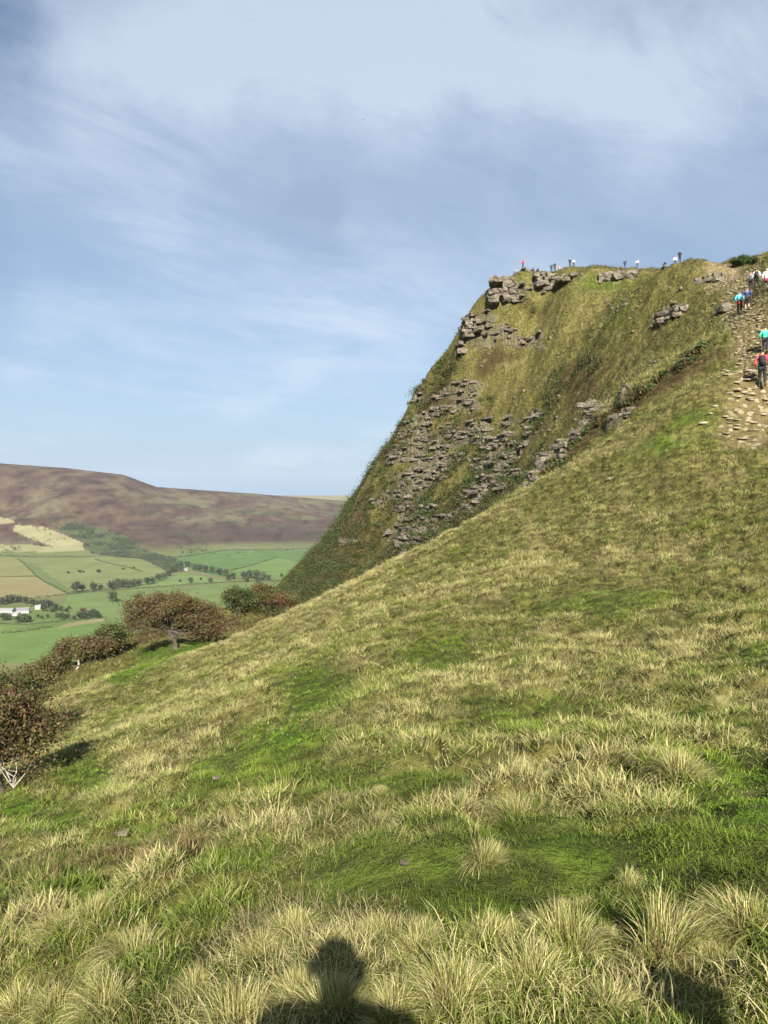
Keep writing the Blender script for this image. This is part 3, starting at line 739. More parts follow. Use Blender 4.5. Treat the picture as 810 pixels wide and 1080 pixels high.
# the rest of the jointed face, past counting: one mass of smaller blocks
def merged_blocks(name, P, S, yaw):
    Vs, Ls, Ss = [], [], []; vo = lo = 0
    for m_i in range(len(BLK)):
        me = BLK[m_i]; nv = len(me.vertices); V = np.empty(nv * 3, np.float32); me.vertices.foreach_get('co', V); V = V.reshape(-1, 3)
        L = np.empty(len(me.loops), np.int32); me.loops.foreach_get('vertex_index', L); st = np.empty(len(me.polygons), np.int32); me.polygons.foreach_get('loop_start', st)
        k_ = np.arange(m_i, len(P), len(BLK))
        if not len(k_): continue
        c, s_ = np.cos(yaw[k_])[:, None], np.sin(yaw[k_])[:, None]; A = V[None] * S[k_][:, None]
        A = np.stack([A[..., 0] * c - A[..., 1] * s_, A[..., 0] * s_ + A[..., 1] * c, A[..., 2]], -1) + P[k_][:, None]
        Vs.append(A.reshape(-1, 3)); Ls.append((L[None] + (vo + np.arange(len(k_)) * nv)[:, None]).ravel()); Ss.append((st[None] + (lo + np.arange(len(k_)) * len(L))[:, None]).ravel())
        vo += len(k_) * nv; lo += len(k_) * len(L)
    o = link(name, mesh_np(name, np.concatenate(Vs), loops=np.concatenate(Ls), starts=np.concatenate(Ss), mat=M_ROCK)); o['kind'] = 'stuff'
rest = np.nonzero((wl_ > 0.35) & (cand[:, 0] / cand[:, 1] > -0.12))[0]; rng.shuffle(rest); rest = rest[:2600]
sz_ = (0.35 + 0.75 * rng.random(len(rest)) ** 1.8) * np.where(cand[rest, 1] < 82, 0.5, 1)
merged_blocks('crag_face', np.stack([cand[rest, 0], cand[rest, 1], h_[rest] + .05], 1), np.stack([sz_ * (1.2 + 1.3 * rng.random(len(rest))), sz_, sz_ * (.45 + .5 * rng.random(len(rest)))], 1), -1.0 + rng.normal(0, .4, len(rest)))
# scree and scattered small stones: nobody could count them
def stones(name, xy, smin, smax, matl, flat=0.8):
    n = len(xy); z = ground(xy[:, 0], xy[:, 1])
    cube = np.array([(a, b, c) for a in (-.5, .5) for b in (-.5, .5) for c in (-.5, .5)])
    s = (smin + (smax - smin) * rng.random(n) ** 2.5)[:, None, None] * (0.7 + 0.6 * rng.random((n, 1, 3)))
    s = s * np.array([1, 1, flat])
    V = cube[None] * s * (0.75 + 0.5 * rng.random((n, 8, 3)))
    th = rng.random(n) * 6.28; c, s_ = np.cos(th)[:, None], np.sin(th)[:, None]
    V = np.stack([V[..., 0] * c - V[..., 1] * s_, V[..., 0] * s_ + V[..., 1] * c, V[..., 2]], -1) + np.stack([xy[:, 0], xy[:, 1], z], 1)[:, None]
    Fq = np.array([(0, 1, 3, 2), (4, 6, 7, 5), (0, 4, 5, 1), (2, 3, 7, 6), (0, 2, 6, 4), (1, 5, 7, 3)])
    q = (np.arange(n)[:, None, None] * 8 + Fq[None]).reshape(-1, 4)
    o = link(name, mesh_np(name, V.reshape(-1, 3), quads=q, mat=matl)); o['kind'] = 'stuff'
xy = cand[(cr_ + 0.25 * rng.random(len(cand)) > 0.35) & (rng.random(len(cand)) < 0.14)]
loose = scatter(85, 185, R(27), 0.9, 0); loose = loose[(loose[:, 0] / loose[:, 1] > -0.08) & (fbm(loose[:, 0] / 6, loose[:, 1] / 6, 3, 101) > 0.1)]
stones('scree', np.concatenate([xy, loose]), 0.10, 0.50, M_ROCK)
tp = scatter(24, 120, R(30), 14, 0.2); tdx = track_dist(tp[:, 0], tp[:, 1])
stones('track_stones', tp[tdx < 1.0 + 1.2 * sstep(42, 30, tp[:, 1]) + 1.6 * rng.random(len(tp)) ** 2 + 0.8 * fbm(tp[:, 0] / 2, tp[:, 1] / 2, 3, 66)], 0.06, 0.36, plain('worn_stone', (.29, .245, .165), .9, .35, 3), 0.2)
for px, py, wpx, lab in [(128, 886, 15, 'pale flat stone lying in the grass above the rusty rushes'), (133, 895, 6, 'small pale stone just below the flat stone in the grass'), (228, 824, 8, 'small pale stone at the foot of the bright green patch'),
        (625, 690, 5, 'small white stone in the grass in the middle of the slope'), (55, 888, 5, 'little pale stone left of the flat stone'), (45, 915, 4, 'tiny pale stone beside the left end of the rushes'), (425, 918, 8, 'small whitish stone in the short turf'), (415, 720, 4, 'small pale stone high on the middle slope'), (645, 508, 6, 'small pale stone under the green streak near the crest')]:
    q = unproject(px, py, 1.6, fn=lambda a, b: ground(a, b)); s = wpx / 816 * q[1]
    o = link('stone', BLK[(px * 7) % 10]); o.location = (q[0], q[1], q[2] + 0.12 * s + 0.03); o.scale = (s * .8, s * .7, s * .5); o.rotation_euler = (.1, .15, px * 1.3)
    tag(o, lab, 'stone')

# ------------------------------------------------------------------ trees and scrub
def limbs_mesh(segs, m, sides=5, name='limbs'):
    """segs: (p0, p1, r0, r1) tapered tubes"""
    P0 = np.array([s[0] for s in segs], float); P1 = np.array([s[1] for s in segs], float)
    r0 = np.array([s[2] for s in segs]); r1_ = np.array([s[3] for s in segs]); n = len(segs)
    dv = P1 - P0; dv /= np.linalg.norm(dv, axis=1)[:, None] + 1e-9
    up = np.where(np.abs(dv[:, 2:3]) > 0.9, np.array([[1., 0, 0]]), np.array([[0, 0, 1.]]))
    u = np.cross(dv, up); u /= np.linalg.norm(u, axis=1)[:, None]; v = np.cross(dv, u)
    a = np.arange(sides) / sides * 6.2832
    ringv = u[:, None] * np.cos(a)[None, :, None] + v[:, None] * np.sin(a)[None, :, None]
    V = np.concatenate([P0[:, None] + ringv * r0[:, None, None], P1[:, None] + ringv * r1_[:, None, None]], 1)
    i = np.arange(sides); j = (i + 1) % sides
    q = np.stack([i, j, j + sides, i + sides], 1)
    Q = (np.arange(n)[:, None, None] * 2 * sides + q[None]).reshape(-1, 4)
    return mesh_np(name, V.reshape(-1, 3), quads=Q, mat=m, smooth=True)
def leaves_arrays(pts, size, cols, flat=0.0):
    n = len(pts); a = rng.standard_normal((n, 3)); a /= np.linalg.norm(a, axis=1)[:, None]
    b = rng.standard_normal((n, 3)); b -= (a * b).sum(1)[:, None] * a; b /= np.linalg.norm(b, axis=1)[:, None]
    s = (size * (0.6 + 0.8 * rng.random(n)))[:, None] * 0.5
    V = np.stack([pts - a * s, pts + b * s * .62, pts + a * s, pts - b * s * .62], 1)
    return V.reshape(-1, 3), np.repeat(cols, 4, axis=0)
def leaves_mesh(name, pts, size, cols):
    V, CC = leaves_arrays(pts, size, cols)
    return mesh_np(name, V, quads=np.arange(len(V)).reshape(-1, 4), colors=CC, mat=M_LEAF)
M_BARK = plain('dark_bark', (.075, .06, .045), .95, .35, 6); M_PALEBARK = plain('pale_bark', (.34, .31, .26), .9, .3, 6)
RUST, OLV, DGRN, RED = C(.105, .074, .030), C(.095, .092, .030), C(.045, .070, .018), C(.135, .062, .028)
def tree(loc, fork, blobs, nclump, nleaf, leaf, cl, mix_, lab, group=None, trunk_r=0.16, bark=None, name='hawthorn_tree', gap=0.0, bare=0, scale=1.0, csp=0.34):
    """trunk with limbs to each leaf clump; blobs: ellipsoids (x,y,z,rx,ry,rz) relative to the foot"""
    root = empty(name, loc, 0, scale); tag(root, lab, 'tree' if 'tree' in name else 'bush', group)
    fork = np.array(fork, float); segs = []
    prev = np.zeros(3) - [0, 0, .2]; nst = 6
    for k in range(1, nst + 1):
        t = k / nst; p = fork * t + np.array([0.10 * math.sin(4 * t), 0.06 * math.cos(5 * t), 0]) * fork[2]
        segs.append((prev, p, trunk_r * (1.25 - 0.55 * (t - 1 / nst)) * (1.5 if k == 1 else 1), trunk_r * (1.25 - 0.55 * t))); prev = p
    fork = prev; pts = []; cols = []
    wts = np.array([b[3] * b[4] * b[5] for b in blobs]) ** .67; wts /= wts.sum()
    tw = []
    for i in range(nclump + bare):
        b = blobs[rng.choice(len(blobs), p=wts)]
        dv = rng.standard_normal(3); dv /= np.linalg.norm(dv); dv[2] = abs(dv[2]) * (1 if rng.random() < .8 else -0.6)
        c = np.array(b[:3]) + dv * np.array(b[3:]) * (0.55 + 0.45 * rng.random())
        st = fork * rng.uniform(.75, 1.0); mid = (st + c) / 2 + rng.normal(0, .1, 3) * np.linalg.norm(c - st) + [0, 0, .12 * np.linalg.norm(c - st)]
        ra = trunk_r * rng.uniform(.22, .42)
        m1 = (st + mid) / 2 + rng.normal(0, .05, 3) * np.linalg.norm(mid - st)
        segs += [(st, m1, ra, ra * .8), (m1, mid, ra * .8, ra * .6), (mid, c, ra * .6, ra * .25)]
        for _ in range(4):
            e = c + rng.normal(0, csp * .9, 3); segs.append((mid * .3 + c * .7, e, ra * .3, ra * .10))
        if i >= nclump:
            continue
        rad = csp * (0.7 + 0.7 * rng.random())
        m_ = int(nleaf * (0.6 + 0.8 * rng.random()))
        pp = c + rng.standard_normal((m_, 3)) * rad * np.array([1, 1, .62]) 
        pts.append(pp); u = rng.random()
        cc = lerp(cl[0], cl[1], np.full(m_, u < mix_)) * (0.75 + 0.5 * rng.random()) ; cc = cc * (0.75 + 0.5 * rng.random((m_, 1)))
        if len(cl) > 2: kk = rng.random(m_) < .15; cc[kk] = cl[2]
        cols.append(cc)
    link('trunk', limbs_mesh(segs, bark or M_BARK), root)
    link('crown', leaves_mesh('crown', np.concatenate(pts), leaf, np.concatenate(cols)), root)
    return root
def foot(px, py, dmin, dmax=300):
    q = unproject(px, py, dmin, dmax, fn=lambda a, b: ground(a, b)); return Vector((q[0], q[1], q[2] - 0.05))
# the hawthorn on the green ledge
tree(foot(185, 684, 62, 90), (-.75, 0, 2.1), [(-1.2, 0, 3.9, 4.0, 3.2, 1.5), (-3.2, .2, 2.7, 2.0, 2, 1.5), (2.0, .3, 2.7, 2.4, 2.2, 1.8), (3.0, .3, 1.7, 1.5, 1.6, 1.2)], 230, 95, .17, (RUST, OLV, RED), .45,
     'wind-bent russet hawthorn spreading over a dark crooked trunk on the green ledge', trunk_r=.22, bare=25, csp=.34)
# bushy thorn tree on the left edge of the slope
tree(foot(2, 838, 16, 40), (-.3, 0, .7), [(-.6, 0, 1.3, 1.5, 1.5, 1.0), (.4, .2, 1.0, .8, 1.1, .65), (-1.6, 0, 1.3, 1.5, 1.5, 1.0), (-.2, -.3, 1.9, .7, .9, .5)], 190, 110, .065, (RUST, OLV, RED), .5,
     'brown bushy thorn tree filling the left edge of the view above the slope', trunk_r=.055, bark=M_BARK, bare=30, csp=.20)
q = foot(26, 822, 16, 40); segs = []
for i in range(5):
    p = np.array([0, 0, 0.]); dv = np.array([rng.normal(0, .5), rng.normal(0, .2), 1.0])
    for k in range(4):
        e = p + dv / np.linalg.norm(dv) * rng.uniform(.14, .26); segs.append((p, e, .016 - .003 * k, .013 - .003 * k)); p = e; dv = dv + rng.normal(0, .5, 3) * [1, .5, .5]
        if k > 0: segs.append((p, p + rng.normal(0, .15, 3) + [0, 0, .1], .006, .003))
o = link('dead_branch', limbs_mesh(segs, M_PALEBARK)); o.location = (q.x + .05, q.y - .6, q.z + .1); tag(o, 'bare bleached branch standing at the foot of the bushy thorn tree', 'branch')
tree(foot(8, 796, 30, 60), (0, 0, 1.4), [(0, 0, 2.7, 2.2, 2.0, 1.5), (-1, 0, 1.9, 1.8, 1.6, 1.2), (.6, 0, 1.5, 1.4, 1.4, 1.1)], 120, 110, .13, (OLV, DGRN, RUST), .45,
     'dull green and brown tree rising behind the bushy thorn tree at the left edge', trunk_r=.13, bare=6, csp=.36)
rowg = None
for i, (px, py, wpx, hpx, cl, mx, lab) in enumerate([
        (31, 722, 42, 36, (RUST, OLV), .35, 'brown tree with a pale trunk, second from the left in the row below the rib'),
        (82, 704, 50, 32, (RUST, OLV), .3, 'wide russet tree at the upper right end of the row, with a thin pale trunk'),
        (58, 712, 32, 30, (OLV, RUST), .5, 'dull brown tree between the two pale-trunked trees of the row'),
        (5, 735, 36, 46, (DGRN, OLV), .5, 'dark green tree at the left edge, first of the row below the rib'),
        (100, 700, 34, 28, (OLV, RUST), .5, 'low olive-brown tree joining the row to the tree behind the hawthorn'),
        (44, 716, 30, 30, (RUST, OLV), .6, 'small russet tree wedged between two larger ones in the row'),
        (118, 690, 34, 34, (OLV, DGRN), .4, 'olive tree standing behind the left side of the big hawthorn'),
        (252, 648, 30, 30, (OLV, DGRN), .5, 'rounded olive tree right of the hawthorn, in front of the fields'),
        (276, 641, 26, 26, (OLV, RUST), .3, 'smaller olive tree beside the foot of the bluff'),
        (296, 640, 34, 20, (RED, OLV), .5, 'low reddish bush where the bluff meets the near crest')]):
    p = foot(px, py, 80 if px > 90 else 76, 135); s = p.y / 816
    wd, hh = wpx * s, hpx * s
    tree(p, (0, 0, hh * .42), [(0, 0, hh * .66, wd * .46, wd * .42, hh * .30), (wd * .2, 0, hh * .45, wd * .28, wd * .3, hh * .25), (-wd * .22, 0, hh * .5, wd * .28, wd * .3, hh * .25)], 55, 85, .22, cl, mx, lab,
         trunk_r=.13, bark=M_PALEBARK if i in (0, 1) else M_BARK, bare=4, name='thorn_tree' if i < 7 else 'bracken_bush', csp=.42)
# gorse on the summit
tree(foot(783, 279, 95, 130), (0, 0, .4), [(0, 0, .6, 1.7, 1.2, .55), (.9, 0, .5, 1.0, 1, .4)], 40, 90, .2, (DGRN, DGRN * 1.3), .5, 'dark green wind-flattened bush on the skyline above the path', trunk_r=.1, name='gorse_bush', csp=.26)
# scrub over the foot of the cliff: one mass
SCRUB = [Patch(*a, dmin=100) for a in [(335, 605, 40, 26, 1), (380, 560, 36, 34, 1), (430, 588, 50, 16, 1), (470, 566, 34, 14, .8), (398, 505, 18, 26, .9), (428, 462, 16, 24, .8), (452, 415, 14, 20, .9), (474, 390, 12, 12, .9),
    (520, 560, 40, 10, .6), (300, 640, 44, 10, 1.1), (555, 520, 20, 8, .5), (490, 500, 30, 14, .4), (270, 645, 30, 8, .9), (510, 420, 8, 6, .6), (360, 545, 16, 30, 1), (395, 495, 16, 24, 1), (420, 458, 14, 22, 1), (445, 420, 14, 20, 1), (466, 392, 12, 14, 1), (480, 450, 40, 30, .5), (540, 500, 40, 30, .5), (480, 520, 40, 30, .6), (530, 350, 30, 16, .3), (450, 540, 40, 20, .8), (600, 400, 50, 50, .33), (560, 330, 50, 20, .33), (420, 530, 26, 20, .7), (490, 390, 14, 10, .6)]]
sc_xy = scatter(50, 192, R(27), 3.6, 0); sc_xy = sc_xy[sc_xy[:, 0] / sc_xy[:, 1] > -0.26]
SCRUB += [Patch(*a, dmin=54) for a in [(600, 478, 20, 12, .6), (645, 440, 40, 10, .5), (700, 400, 40, 10, .45)]]
m_ = field_of(SCRUB, sc_xy[:, 0], sc_xy[:, 1]) * (0.8 + 1.0 * fbm(sc_xy[:, 0] / 5, sc_xy[:, 1] / 5, 3, 120))
sc_xy = sc_xy[m_ > 0.25 + 0.2 * rng.random(len(m_))]
sz = ground(sc_xy[:, 0], sc_xy[:, 1]); per = 46
cc = sc_xy.repeat(per, 0); rad = ((0.25 + 0.65 * rng.random(len(sc_xy)) ** 1.5) * np.where(sc_xy[:, 1] < 90, .35, 1)).repeat(per)
P = np.stack([cc[:, 0], cc[:, 1], sz.repeat(per) + 0.25], 1) + rng.standard_normal((len(cc), 3)) * rad[:, None] * [1, 1, .7]
u = rng.random(len(sc_xy)).repeat(per)[:, None]; tone = (0.7 + 0.6 * rng.random(len(sc_xy))).repeat(per)[:, None] * (0.7 + .6 * rng.random((len(cc), 1)))
colr = np.where(u < .5, DGRN * 1.15, np.where(u < .88, OLV * .7, RUST * .8)) * tone
o = link('scrub', leaves_mesh('scrub', P, .26, colr)); o['kind'] = 'stuff'
print('scrub', len(sc_xy), 'blocks', len(put))

# ------------------------------------------------------------------ the valley: woods, hedges, trees, farm
def at_floor(px, py):
    q = unproject(px, py, 700, 6000, V0); return np.array([q[0], q[1], float(ground(q[:1], q[1:2])[0])])
VG1, VG2, VBR = C(.048, .065, .030), C(.075, .095, .035), C(.10, .065, .04)
def crown_arrays(c, rx, rz, n, leaf, tone):
    k = max(3, n // 40); cc = rng.standard_normal((k, 3)); cc /= np.linalg.norm(cc, axis=1)[:, None]
    cc = cc * np.array([rx, rx, rz]) * (0.24 + 0.24 * rng.random((k, 1)))
    pts = np.array(c) + cc[rng.integers(0, k, n)] * (rng.random((n, 1)) > .35) + rng.standard_normal((n, 3)) * np.array([rx, rx, rz]) * .32
    return leaves_arrays(pts, leaf, (tone * (0.75 + .5 * rng.random((n, 1)))))
FT = []          # six crowns shared by all the valley trees
for i in range(6):
    tone = [VG1, VG2, VG1 * .85, VG2 * .8, VG1 * 1.2, VBR][i]
    V, CC = crown_arrays((0, 0, 5.2), 4.0, 3.6, 420, 1.5, tone)
    me = mesh_np('field_tree', V, quads=np.arange(len(V)).reshape(-1, 4), colors=CC, mat=M_LEAF)
    FT.append(me)
def field_tree(px, py, wpx, lab, group, kind=None, sq=1.0):
    p = at_floor(px, py); s = wpx / 816 * p[1] / 8.0
    o = link('field_tree', FT[rng.integers(5) if kind is None else kind]); o.location = p; o.location.z -= 0.6 * s
    o.scale = (s, s, s * sq); o.rotation_euler = (0, 0, rng.random() * 6.28)
    return tag(o, lab, 'tree', group)
G1 = 'trees along the hedge below the pale field'
for px, py, wd in [(80, 625, 11), (87, 624, 8), (99, 623, 9), (106, 622, 6), (117, 622, 9), (123, 620, 10), (129, 620, 9), (135, 620, 9), (141, 619, 8), (147, 618, 7), (155, 617, 8), (161, 616, 7), (167, 613, 8), (173, 611, 7), (178, 608, 8), (182, 604, 8), (184, 600, 7)]:
    field_tree(px, py, wd, 'dark tree in the line along the hedge below the large pale field', G1)
G2 = 'trees beyond the small white cottage'
for px, py, wd in [(190, 599, 8), (198, 598, 7), (205, 602, 8), (211, 603, 8), (217, 604, 8), (224, 605, 8), (231, 607, 8), (238, 608, 8), (246, 611, 7), (241, 612, 6)]:
    field_tree(px, py, wd, 'dark tree in the belt running right from the small white cottage', G2)
G3 = 'clump of trees below the bright green field'
for px, py, wd in [(257, 611, 8), (263, 610, 9), (270, 611, 10), (277, 612, 9), (283, 612, 6), (260, 614, 6), (272, 615, 6)]:
    field_tree(px, py, wd, 'blue-green tree in the clump under the bright green field near the bluff', G3)
field_tree(119, 635, 12, 'lone round-headed tree in the middle of the green field left of the hawthorn', None, 1)
field_tree(88, 646, 8, 'small brown tree above the dark clump in the green field', None, 5, .7)
G4 = 'dark clump in the green field'
for px, py, wd in [(84, 653, 8), (90, 653, 8), (96, 652, 9), (101, 652, 9), (105, 652, 5)]:
    field_tree(px, py, wd, 'dark green tree in the low clump in the green field', G4, 2)
G5 = 'trees round the farm'
for px, py, wd in [(2, 638, 9), (8, 637, 9), (14, 636, 9), (20, 636, 8), (27, 637, 8), (34, 639, 7), (40, 641, 8), (46, 641, 9), (52, 642, 9), (58, 644, 8), (46, 645, 7), (54, 646, 7), (64, 645, 6), (70, 646, 5), (73, 643, 4),
        (4, 655, 9), (10, 654, 7), (20, 657, 9), (26, 657, 10), (30, 656, 7), (44, 653, 4), (50, 652, 4), (60, 652, 6), (65, 654, 8), (71, 653, 6), (78, 654, 5), (40, 652, 4)]:
    field_tree(px, py, wd, 'dark tree of the small wood round the pale farm buildings', G5)
G6 = 'small lone thorns in the pale field'
for px, py, wd in [(72, 605, 4), (84, 604, 5), (88, 604, 3), (104, 604, 6), (130, 601, 4), (141, 600, 4), (135, 614, 3)]:
    field_tree(px, py, wd, 'small dark lone thorn dotted in the large pale field', G6, 0, .6)
G7 = 'small trees in the three-cornered field'
for px, py, wd in [(201, 615, 6), (222, 615, 6), (190, 614, 3), (212, 612, 3)]:
    field_tree(px, py, wd, 'small round tree in the three-cornered field below the cottage', G7)
field_tree(297, 609, 4, 'tiny lone tree in the bright green field near the bluff', None, 0)
def hedge(pts, wd, ht, lab, tone=VG1, step=1.4, group=None):
    P3 = [at_floor(*p) for p in pts]; Vs, Cs = [], []
    xs = []
    for a, b in zip(P3[:-1], P3[1:]):
        n = max(2, int(np.linalg.norm(b - a) / step)); xs.append(a[None] + (b - a)[None] * (np.arange(n) / n)[:, None])
    xs = np.concatenate(xs); rep = 5
    xs = np.repeat(xs, rep, 0); n = len(xs)
    xs = xs + rng.standard_normal((n, 3)) * [wd * .4, wd * .4, 0]
    xs[:, 2] = ground(xs[:, 0], xs[:, 1]) + rng.random(n) * ht * (0.8 + 0.7 * (fbm(xs[:, 0] / 25, xs[:, 1] / 25, 2, 130) > .25))
    V, CC = leaves_arrays(xs, 1.9, tone * (0.7 + .6 * rng.random((n, 1))))
    o = link('hedgerow', mesh_np('hedgerow', V, quads=np.arange(len(V)).reshape(-1, 4), colors=CC, mat=M_LEAF))
    return tag(o, lab, 'hedge')
hedge([(28, 632), (72, 627), (100, 624.5), (150, 620.5), (200, 617), (250, 614), (304, 612.5)], 3.5, 3.5, 'long dark hedge crossing the valley under the large pale field')
hedge([(-40, 636), (28, 632)], 3, 3.5, 'dark hedge under the tan field, at the left edge of the view')
hedge([(0, 669), (28, 666), (56, 661.5)], 3.0, 3.5, 'dark hedge bounding the vivid green field below the farm')
hedge([(-30, 657), (30, 659), (60, 656), (112, 652)], 2, 2.5, 'thin broken hedge along the lane below the farm trees', VG2)
hedge([(38, 608), (55, 617), (72, 627)], 2, 2, 'straight hedge slanting between the tan field and the pale field', VG2)
hedge([(18, 589), (38, 608)], 2, 2, 'faint hedge slanting at the top left of the pale field', VG2)
hedge([(-40, 609), (38, 608)], 2, 2, 'faint hedge between the tan field and the green-yellow field above it', VG2)
hedge([(300, 613), (345, 612)], 4, 4, 'dark hedge under the bright green field where it meets the bluff')
hedge([(243, 602), (292, 588)], 2, 2, 'thin hedge slanting across the bright green field', VG2)
hedge([(100, 590), (128, 597), (150, 603)], 2, 2, 'thin hedge in the upper right of the large pale field', VG2)
hedge([(-30, 588), (60, 587), (120, 587), (152, 590)], 4, 3, 'dark wall of growth between the pale field and the moor')
hedge([(184, 588), (240, 580.5), (330, 578)], 3, 3, 'dark line between the bright green field and the heather')
# woodland of the clough: one far-off mass
poly = np.array(CLOUGH); lo, hi = poly.min(0), poly.max(0)
wx = rng.uniform(lo[0], hi[0], 9000); wy = rng.uniform(lo[1], hi[1], 9000); kk = in_poly(wx, wy, CLOUGH) & (fbm(wx / 90, wy / 90, 3, 140) + 0.5 * rng.random(9000) > 0.30)
t_ = wx / wy
Vs, Cs = [], []
for x, y in zip(wx[kk][:2600], wy[kk][:2600]):
    z = float(ground(np.array([x]), np.array([y]))[0]) if False else 0
    Vs.append((x, y))
xy = np.array(Vs); z = ground(xy[:, 0], xy[:, 1]); per = 34
c_ = np.stack([xy[:, 0], xy[:, 1], z + 4], 1).repeat(per, 0); tone = (VG1[None] * (0.8 + 0.7 * rng.random((len(xy), 1)))).repeat(per, 0)
V, CC = leaves_arrays(c_ + rng.standard_normal(c_.shape) * [3.6, 3.6, 2.4], 2.8, tone * (0.75 + .5 * rng.random((len(c_), 1))))
o = link('woodland', mesh_np('woodland', V, quads=np.arange(len(V)).reshape(-1, 4), colors=CC, mat=M_LEAF)); o['kind'] = 'stuff'
# scattered thorns on the moor edge, one far-off sprinkle
mx = rng.uniform(-1700, -300, 5000); my = rng.uniform(2620, 3700, 5000); kk = fbm(mx / 200, my / 200, 3, 150) + .35 * rng.random(5000) > .52
xy = np.stack([mx[kk], my[kk]], 1); z = ground(xy[:, 0], xy[:, 1]); per = 14
c_ = np.stack([xy[:, 0], xy[:, 1], z + 2], 1).repeat(per, 0)
V, CC = leaves_arrays(c_ + rng.standard_normal(c_.shape) * [2.2, 2.2, 1.5], 2.6, np.repeat(VG1[None], len(c_), 0) * (0.75 + .5 * rng.random((len(c_), 1))))
o = link('moorland_scrub', mesh_np('moorland_scrub', V, quads=np.arange(len(V)).reshape(-1, 4), colors=CC, mat=M_LEAF)); o['kind'] = 'stuff'
M_WHITE = plain('whitewash', (.40, .385, .36), .85, .08, .2); M_SLATE = plain('slate_roof', (.17, .16, .16), .7, .2, .3); M_TIN = plain('pale_sheet_roof', (.25, .245, .235), .6, .1, .2); M_DARK = plain('dark_opening', (.03, .03, .03), .6, .1, 1)
def building(px, py, wd, dp, h, roof_h, rz, roof_m, lab, wall_m=None):
    p = at_floor(px, py); root = empty('farm_building', (p[0], p[1], p[2] - .3), rz); tag(root, lab, 'building')
    bm = bmesh.new(); a, b = wd / 2, dp / 2
    vs = [bm.verts.new(v) for v in [(-a, -b, 0), (a, -b, 0), (a, b, 0), (-a, b, 0), (-a, -b, h), (a, -b, h), (a, b, h), (-a, b, h), (-a, 0, h + roof_h - .15), (a, 0, h + roof_h - .15)]]
    for f in [(0, 1, 5, 4), (2, 3, 7, 6), (1, 2, 6, 9, 5), (3, 0, 4, 8, 7)]: bm.faces.new([vs[i] for i in f])
    link('wall', bm_mesh('wall', bm, wall_m or M_WHITE), root)
    bm = bmesh.new(); e = .5; sl_ = roof_h / b
    for sgn in (-1, 1):
        y1 = sgn * (b + e); z1 = h - e * sl_
        top = [(-a - e, 0, h + roof_h), (a + e, 0, h + roof_h), (a + e, y1, z1), (-a - e, y1, z1)]
        tv = [bm.verts.new(v) for v in top]; bv = [bm.verts.new((v[0], v[1], v[2] - .2)) for v in top]
        bm.faces.new(tv); bm.faces.new(bv[::-1])
        for i in range(4): bm.faces.new([tv[i], bv[i], bv[(i + 1) % 4], tv[(i + 1) % 4]])
    rf = link('roof', bm_mesh('roof', bm, roof_m), root)
    for x in np.arange(-a + 2, a - 1, 4.5):
        bm = bmesh.new(); bmesh.ops.create_cube(bm, size=1, matrix=Matrix.Translation((x, -b - .03, h * .45)) @ Matrix.Diagonal((1.3, .12, 1.4, 1)))
        link('window', bm_mesh('window', bm, M_DARK), root)
    return root, rf, a, h + roof_h
building(4, 646, 34, 16, 4.5, 3.5, .05, M_TIN, 'long pale-roofed barn at the left edge of the farm')
building(24, 646.5, 20, 13, 5, 5, .35, M_SLATE, 'farm building with a dark slate roof over a bright white front')
building(14, 649, 22, 10, 3.5, 2.6, -.1, M_TIN, 'low pale shed in front of the slate-roofed farm building')
r_, rf, a_, top = building(40, 642.5, 9, 7, 5, 3, .3, M_TIN, 'small white house at the right-hand end of the farm')
bm = bmesh.new(); bmesh.ops.create_cube(bm, size=1, matrix=Matrix.Translation((a_ - 1.2, 0, top + .4)) @ Matrix.Diagonal((1.0, 1.0, 1.8, 1))); link('chimney', bm_mesh('chimney', bm, M_WHITE), rf)
r_, rf, a_, top = building(196, 602, 10, 7, 5, 3, .2, M_SLATE, 'small white cottage among the trees in the middle of the valley')
bm = bmesh.new(); bmesh.ops.create_cube(bm, size=1, matrix=Matrix.Translation((a_ - 1.2, 0, top + .4)) @ Matrix.Diagonal((1.0, 1.0, 1.8, 1))); link('chimney', bm_mesh('chimney', bm, M_WHITE), rf)

# ------------------------------------------------------------------ people
def skin(name, V, E, rad, m, sub=1, tubes=()):
    me = bpy.data.meshes.new(name); me.from_pydata(V, E, []); me.update()
    o = bpy.data.objects.new(name, me); col.objects.link(o)
    md = o.modifiers.new('s', 'SKIN'); md.use_smooth_shade = True
    for i, r in enumerate(rad):
        sv = me.skin_vertices[0].data[i]; sv.radius = (r, r) if not isinstance(r, tuple) else r; sv.use_root = (i == 0)
    s2 = o.modifiers.new('u', 'SUBSURF'); s2.levels = sub; s2.render_levels = sub
    dg = bpy.context.evaluated_depsgraph_get(); out = bpy.data.meshes.new_from_object(o.evaluated_get(dg))
    bpy.data.objects.remove(o); out.name = name; out.materials.clear(); out.materials.append(m)
    if tubes:
        tm = limbs_mesh(list(tubes), m, 5); bm = bmesh.new(); bm.from_mesh(out); bm.from_mesh(tm); bm.to_mesh(out); bm.free()
    out.polygons.foreach_set('use_smooth', np.ones(len(out.polygons), dtype=bool))
    return out
_cm = {}
def cloth(c):
    c = tuple(c)
    if c not in _cm: _cm[c] = plain('cloth', c, .85, .12, 14)
    return _cm[c]
M_SKIN = plain('skin', (.50, .31, .22), .6, .05, 9); M_HAIR = plain('hair', (.06, .04, .025), .7, .2, 20); M_EYE = plain('eye', (.02, .02, .02), .3, .1, 9); M_SHOE = plain('boot', (.06, .045, .035), .7, .2, 9)
